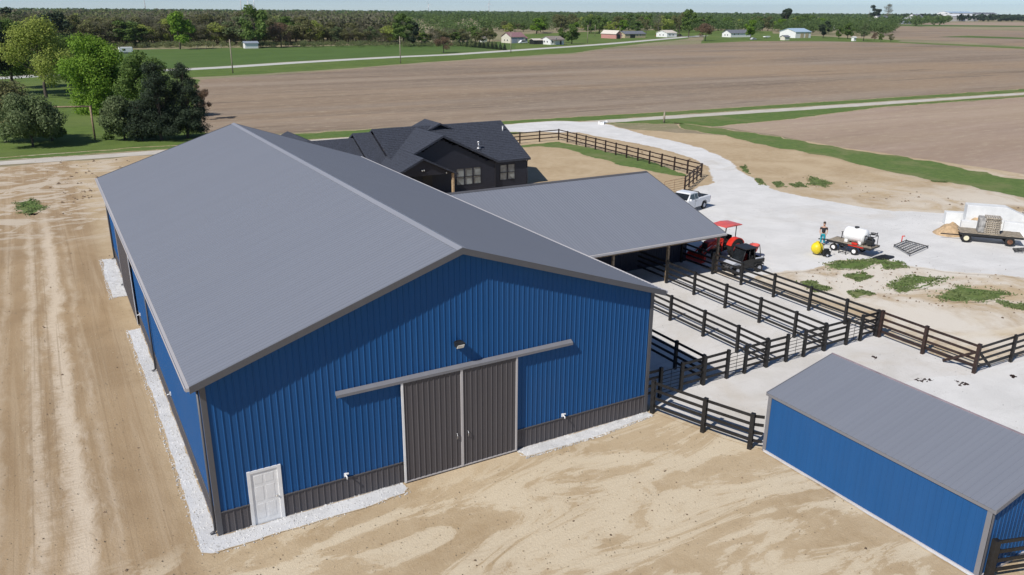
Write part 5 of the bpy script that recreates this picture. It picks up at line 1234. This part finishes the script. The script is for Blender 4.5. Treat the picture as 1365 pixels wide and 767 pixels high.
# uncountable far woods: tree shaped clumps joined into one mesh each
def farwoods(name, spots, size, per, mat, seed, label):
    rs = np.random.RandomState(seed); n = len(spots)*per; sp = np.repeat(np.array(spots), per, 0)
    d = rs.randn(n, 3); d /= np.linalg.norm(d, axis=1)[:, None]; r = (.4+.6*rs.rand(n, 1))
    h = sp[:, 2:3]; c = np.concatenate([sp[:, :2]+d[:, :2]*r*h*.62, h*.55+d[:, 2:3]*r*h*.45], 1)
    t1 = rs.randn(n, 3); t1 /= np.linalg.norm(t1, axis=1)[:, None]; t2 = np.cross(t1, rs.randn(n, 3)); t2 /= np.linalg.norm(t2, axis=1)[:, None]
    s = size*h*(.5+rs.rand(n, 1)); V = np.stack([c-t1*s, c-t2*s, c+t1*s, c+t2*s], 1).reshape(-1, 3); V[:, 2] = np.maximum(V[:, 2], .1)
    tag(put(name, npmesh(name, V, np.arange(4*n).reshape(-1, 4)), None, mat), label, 'woods', None, 'stuff')
R5 = random.Random(77)
def spots(n, px0, px1, py0, py1, h):
    out = []
    for _ in range(n):
        px = R5.uniform(px0, px1); py = R5.uniform(py0, py1); p = at(px, py); out.append((p.x, p.y, h*(.7+.5*R5.random())))
    return out
def spots_d(n, px0, px1, d0, d1, h):
    """spots between two distances along the view azimuth"""
    out = []
    for _ in range(n):
        px = R5.uniform(px0, px1); q = at(px, 120)-Vector((CX, CY, 0)); q.z = 0; q.normalize(); dd = math.exp(R5.uniform(math.log(d0), math.log(d1)))
        out.append((CX+q.x*dd, CY+q.y*dd, h*(.7+.5*R5.random())))
    return out
farwoods('woodland', spots_d(520, -60, 530, 470, 900, 14.5), .034, 440, M['far_brown'], 1, 'brown budding woodland stretching away beyond the green field')
farwoods('woodland', spots_d(330, -60, 530, 470, 900, 14.5), .034, 440, M['far_olive'], 2, 'olive green crowns mixed through the far woodland')
farwoods('woodland', spots_d(150, -60, 660, 480, 1100, 13.5), .034, 440, M['far_green'], 3, 'fresh green crowns mixed through the far woodland')
farwoods('woodland', spots_d(900, -60, 1250, 1300, 2300, 13), .07, 170, M['far_green'], 4, 'green tree belts across the middle distance')
farwoods('woodland', spots_d(400, 640, 1180, 750, 1300, 11), .04, 380, M['far_green'], 5, 'green trees beyond the roadside houses')
farwoods('woodland', spots_d(2600, -80, 1500, 2600, 5200, 14), .16, 40, M['far_green'], 6, 'hazy line of distant trees along the horizon')
farwoods('woodland', spots_d(420, 1180, 1500, 2300, 3200, 15), .16, 40, M['lf_dark'], 8, 'dark blue tree line behind the distant white sheds')
farwoods('undergrowth', spots_d(500, -60, 660, 415, 450, 2.6), .06, 130, M['far_olive'], 7, 'low brush along the foot of the wood')

# ------------------------------------------------------------------ distant buildings
def farm(px, py, Lm, Dm, hw_, rise, wall, roof, label, axis='x', wins=(), doors=(), cat='house', name='farmhouse', group=None, porch=None):
    """front left corner seen at (px,py); Lm along x, Dm along y"""
    p = at(px, py); o = thing(name, label, cat, (p.x, p.y, 0), 0, group); ov = .4
    if axis == 'x':
        MB().prism([(0, 0), (Dm, 0), (Dm, hw_), (Dm/2, hw_+rise), (0, hw_)], 'x', 0, Lm).build('wall', M[wall], o)
        m = MB(); k = rise/(Dm/2)
        m.prism([(-ov, hw_-ov*k+.02), (Dm/2, hw_+rise+.02), (Dm+ov, hw_-ov*k+.02), (Dm+ov, hw_-ov*k+.22), (Dm/2, hw_+rise+.24), (-ov, hw_-ov*k+.22)], 'x', -ov, Lm+ov)
    else:
        MB().prism([(0, 0), (Lm, 0), (Lm, hw_), (Lm/2, hw_+rise), (0, hw_)], 'y', 0, Dm).build('wall', M[wall], o)
        m = MB(); k = rise/(Lm/2)
        m.prism([(-ov, hw_-ov*k+.02), (Lm/2, hw_+rise+.02), (Lm+ov, hw_-ov*k+.02), (Lm+ov, hw_-ov*k+.22), (Lm/2, hw_+rise+.24), (-ov, hw_-ov*k+.22)], 'y', -ov, Dm+ov)
    m.build('roof', M[roof], o)
    for x, z, w_, h_ in wins:
        f = MB().box(x, -.08, z, x+w_, 0, z+h_).build('window', M['white'], o); MB().box(x+.1, -.10, z+.1, x+w_-.1, -.081, z+h_-.1).build('pane', M['dglass'], f)
    for x, w_, h_, mt in doors: MB().box(x, -.10, .05, x+w_, 0, h_).build('door', M[mt], o)
    for y, z in ((Dm*.3, 1.0), (Dm*.6, 1.0)):
        if cat == 'house': f = MB().box(-.08, y, z, 0, y+1.1, z+1.1).build('window', M['white'], o); MB().box(-.10, y+.1, z+.1, -.081, y+1.0, z+1.0).build('pane', M['dglass'], f)
    if porch: MB().box(porch[0], -2.2, 2.3, porch[1], 0.05, 2.5).box(porch[0], -2.2, 0, porch[0]+.15, -2.05, 2.3).box(porch[1]-.15, -2.2, 0, porch[1], -2.05, 2.3).build('porch_roof', M[roof], o)
    return o
farm(681, 58, 9.5, 11, 3.4, 2.2, 'offwhite', 'mauve', 'cream house with mauve roof and grey garage doors beside the road', 'x', (), ((.6, 3.6, 2.9, 'greyside'), (4.8, 3.2, 2.9, 'greyside')))
farm(693, 57, 5.0, 6, 2.4, 1.0, 'greyside', 'mauve', 'low side wing with mauve roof right of the cream house')
farm(734, 60, 8.6, 9.5, 2.7, 1.5, 'white', 'brownroof', 'white bungalow with brown grey roof and dark porch by the road', 'x', ((.6, 1, 1.0, 1.1), (3.0, 2.2, .8, 1.4)), ((6, 1.0, 2.1, 'blackp'),), porch=(1.0, 8.0))
farm(712, 59.5, 5.0, 5, 2.2, .6, 'blackp', 'paleroof', 'open carport with pale roof left of the white bungalow', 'x', cat='carport', name='carport')
farm(642, 57, 3.5, 3, 2.3, .7, 'white', 'paleroof', 'tiny white garden shed left of the cream house', cat='shed', name='garden_shed')
farm(821, 52, 4.6, 17, 3.2, 1.9, 'pink', 'paleroof', 'faded pink barn with pale roof and dark end wall', 'y', (), ((.8, 2.6, 2.8, 'blackp'),), cat='barn', name='small_barn')
farm(833, 51, 18, 9, 2.7, 1.6, 'tan', 'greyroof', 'tan ranch house with long slate grey roof', 'x', ((10, 1.4, 1, 1.1), (13, 1.4, 1, 1.1)), ((4.5, 4.2, 2.3, 'blackp'),))
farm(889, 50, 9, 12, 3.0, 1.6, 'white', 'paleroof', 'white house half hidden by trees near the red car', 'x', ((2, 1.2, 1, 1.1), (5, 1.2, 1, 1.1)))
farm(974, 50, 20, 9, 2.9, 2.0, 'white', 'greyroof', 'long white house with blue grey roof at the field edge', 'x', ((3, 1.6, 1, 1.1), (7, 1.6, 1, 1.1), (14, 3, .8, 1.4)))
farm(1060, 51, 16, 15, 4.2, 2.2, 'white', 'blueroof', 'big white shed with pale blue roof beyond the field', 'x', (), ((5, 3.5, 3.4, 'tan'), (10, 3.5, 3.4, 'tan')), cat='shed', name='machine_shed')
farm(1046, 54, 4.5, 4, 2.1, .9, 'offwhite', 'greyroof', 'little tan garden shed before the big blue roofed shed', cat='shed', name='garden_shed')
farm(1071, 40, 16, 10, 4.0, 2.4, 'greyside', 'greyroof', 'grey house roof rising behind the blue roofed shed')
farm(1115, 40, 14, 9, 3, 1.6, 'white', 'paleroof', 'pale roofed house seen through trees right of the shed')
farm(327, 65, 6.0, 4, 2.3, .7, 'white', 'greyside', 'small white field shed alone at the edge of the green crop', cat='shed', name='field_shed')
farm(1138, 55, 2.2, 2, 2.2, .4, 'white', 'white', 'little white box hut in the field hedge', cat='hut', name='hut')
farm(1159, 32.2, 32, 14, 5, 1.2, 'white', 'white', 'long low white distant shed by the far road', cat='shed', name='distant_shed')
farm(1171, 30, 30, 16, 9, 3.5, 'white', 'greyroof', 'tall white distant farmhouse with grey roof below the high trees')
farm(1212, 32.2, 30, 26, 5, 5, 'greyside', 'white', 'distant white roofed barn right of the tall trees', cat='barn', name='small_barn')
farm(1220, 31.0, 24, 20, 10, 6, 'white', 'greyroof', 'distant tall grey and white barn', cat='barn', name='small_barn')
farm(1199, 30.6, 14, 12, 7, 3, 'tan', 'greyroof', 'small tan distant house between two white ones')
farm(1241, 27.0, 22, 20, 8, 2, 'white', 'white', 'lone small white building on the horizon plain', cat='building', name='distant_shed')
farm(1257, 28.2, 42, 26, 11, 3, 'white', 'white', 'left part of the large white complex on the horizon', cat='building', name='distant_shed')
farm(1268, 28.6, 110, 40, 12, 5, 'white', 'white', 'largest white industrial shed on the horizon', cat='building', name='distant_shed')
farm(1264, 26.3, 130, 40, 20, 4, 'white', 'blueroof', 'taller white works behind the large horizon shed', cat='building', name='distant_shed')
farm(1293, 25.6, 160, 30, 18, 4, 'white', 'greyroof', 'wide white building just right of the large horizon shed', cat='building', name='distant_shed')
farm(1330, 26.8, 130, 30, 10, 2, 'white', 'white', 'low long white building near the right horizon', cat='building', name='distant_shed')
farm(1358, 26.6, 60, 30, 11, 2, 'offwhite', 'white', 'small pale building at the right end of the horizon', cat='building', name='distant_shed')
farm(1318, 25.2, 40, 30, 14, 3, 'greyside', 'greyroof', 'grey distant building between white ones', cat='building', name='distant_shed')
# vehicles far away
def farcar(px, py, rz, mat, label, L_=4.6, H_=1.5, cat='car', name='parked_car'):
    p = at(px, py); o = thing(name, label, cat, (p.x, p.y, .02), rz)
    MB().prism([(-L_/2, .35), (-L_/2, .95), (-L_*.38, 1.0), (-L_*.25, H_), (L_*.15, H_), (L_*.30, 1.0), (L_/2, .85), (L_/2, .35)], 'y', -.85, .85, .06).build('body', M[mat], o)
    MB().prism([(-L_*.34, 1.02), (-L_*.24, H_-.06), (L_*.14, H_-.06), (L_*.27, 1.02)], 'y', -.87, .87).build('side_window', M['dglass'], o)
    for x in (-L_*.32, L_*.32):
        for s in (-1, 1): wheel(o, (x, s*.78, .33), .33, .2)
    return o
farcar(697, 58.3, .1, 'wpaint', 'white pickup parked before the mauve roofed house', 5.4, 1.8)
farcar(878, 49, 2.9, 'carred', 'red car parked on grass near the white house')
farcar(1004, 53.6, .1, 'greyp', 'grey car under the lime green tree')
farcar(905, 48.9, 2.7, 'blackp', 'dark car parked beside the white house', 4.8, 1.7)
p = at(160, 72); o = thing('camper', 'white box trailer half hidden behind the left trees', 'camper', (p.x, p.y, 0), .1)
hh = hpx(p, 8); MB().box(0, 0, .5, 5.0, 2.2, hh, .15).build('body', M['white'], o); wheel(o, (1.8, 0, .35), .35, .2); wheel(o, (2.7, 0, .35), .35, .2); MB().box(1, -.03, 1.2, 2.2, 0, 1.9).build('window', M['dglass'], o)
p = at(1022, 51.5); o = thing('boat_trailer', 'white boat on a trailer on the lawn before the shed', 'boat', (p.x, p.y, 0), .1)
MB().prism([(-3, .9), (-3, 1.5), (2.2, 1.6), (3.2, 1.6), (2.0, .9), (0, .6)], 'y', -1, 1, .1).build('hull', M['white'], o); wheel(o, (-1, -.9, .35), .35, .2); wheel(o, (-1, .9, .35), .35, .2)
# utility poles
def pole(px, py, pix, label, mat='plank', arm=True):
    p = at(px, py); h = hpx(p, pix); o = thing('utility_pole', label, 'utility pole', (p.x, p.y, 0), 0, 'utility poles'); MB().tube((0, 0, -.1), (0, 0, h), .19, .13, 8).build('pole', M[mat], o)
    if arm: MB().bar((-.9, 0, h-.5), (.9, 0, h-.5), .12).build('cross_arm', M[mat], o)
pole(310.5, 98, 41, 'pale utility pole beside the road at the left end of the brown field', arm=False); pole(534, 85, 33, 'pale utility pole beside the road before the wood', arm=False); pole(783, 58, 22, 'pale pole beside the road left of the pink barn'); pole(793, 49, 14, 'short pale pole behind the road near the pink barn', arm=False)
pole(681, 71, 24, 'thin pole by the road in front of the cream house', arm=False); pole(885, 164, 14, 'short marker pole by the gravel lane', arm=False); pole(1157, 30, 14, 'distant pole by the far road', arm=False); pole(826, 49, 12, 'pale pole near the dark end wall of the pink barn', arm=False)
for k, (px, py) in enumerate(((263, 66.5), (275, 66), (284, 65.7), (295, 65))):
    p = at(px, py); o = MB().tube((0, 0, 0), (0, 0, 1.8), .12, None, 6).build('fence_post', M['pale_bark']); o.location = p; tag(o, ['leftmost', 'second', 'third', 'rightmost'][k]+' lone grey post on the green crop before the wood', 'post', 'lone posts at the wood edge')
# wind turbines
for k, (px, h, lab) in enumerate(((208, 110, 'white wind turbine tower over the wood, leftmost of all'), (332, 95, 'white wind turbine tower, left one of the close trio'), (341, 85, 'white wind turbine tower, middle one of the close trio'), (349, 105, 'white wind turbine tower, right one of the close trio'), (652, 70, 'faint wind turbine tower left of the roadside houses'), (574, 60, 'faint wind turbine tower above the end of the wood'), (1352, 55, 'faint tower near the right horizon'))):
    q = at(px, 120)-Vector((CX, CY, 0)); q.z = 0; q.normalize(); dd = 5600+300*k
    o = thing('wind_turbine', lab, 'wind turbine', (CX+q.x*dd, CY+q.y*dd, 0), 0, 'wind turbines on the horizon')
    MB().tube((0, 0, 0), (0, 0, h), 3.0, 2.0, 12).build('tower', M['turbine'], o); MB().box(-2, -5, h-2, 2, 5, h+2.5, .6).build('nacelle', M['turbine'], o)
    for j in range(3):
        a = .4*k+j*2*PI/3; MB().tube((0, -6, h), (45*math.cos(a), -6, h+45*math.sin(a)), 1.4, .5, 6).build('blade', M['turbine'], o)
    MB().tube((0, -5, h), (0, -7.5, h), 2.0, 1.0, 10).build('hub', M['turbine'], o)

# ------------------------------------------------------------------ air
HZ = True
if HZ:
    t = bpy.data.materials.new('haze'); t.use_nodes = True; nt = t.node_tree; nt.nodes.remove(nt.nodes['Principled BSDF'])
    v = nt.nodes.new('ShaderNodeVolumePrincipled'); v.inputs['Color'].default_value = (.70, .84, 1.0, 1); v.inputs['Density'].default_value = .00004; v.inputs['Anisotropy'].default_value = .2
    nt.links.new(v.outputs[0], nt.nodes['Material Output'].inputs['Volume'])
    o = MB().box(-14600, -400, -1.0, 14600, 14600, 165).build('haze', t); tag(o, 'thin pale haze over the farmland', 'haze', None, 'stuff')
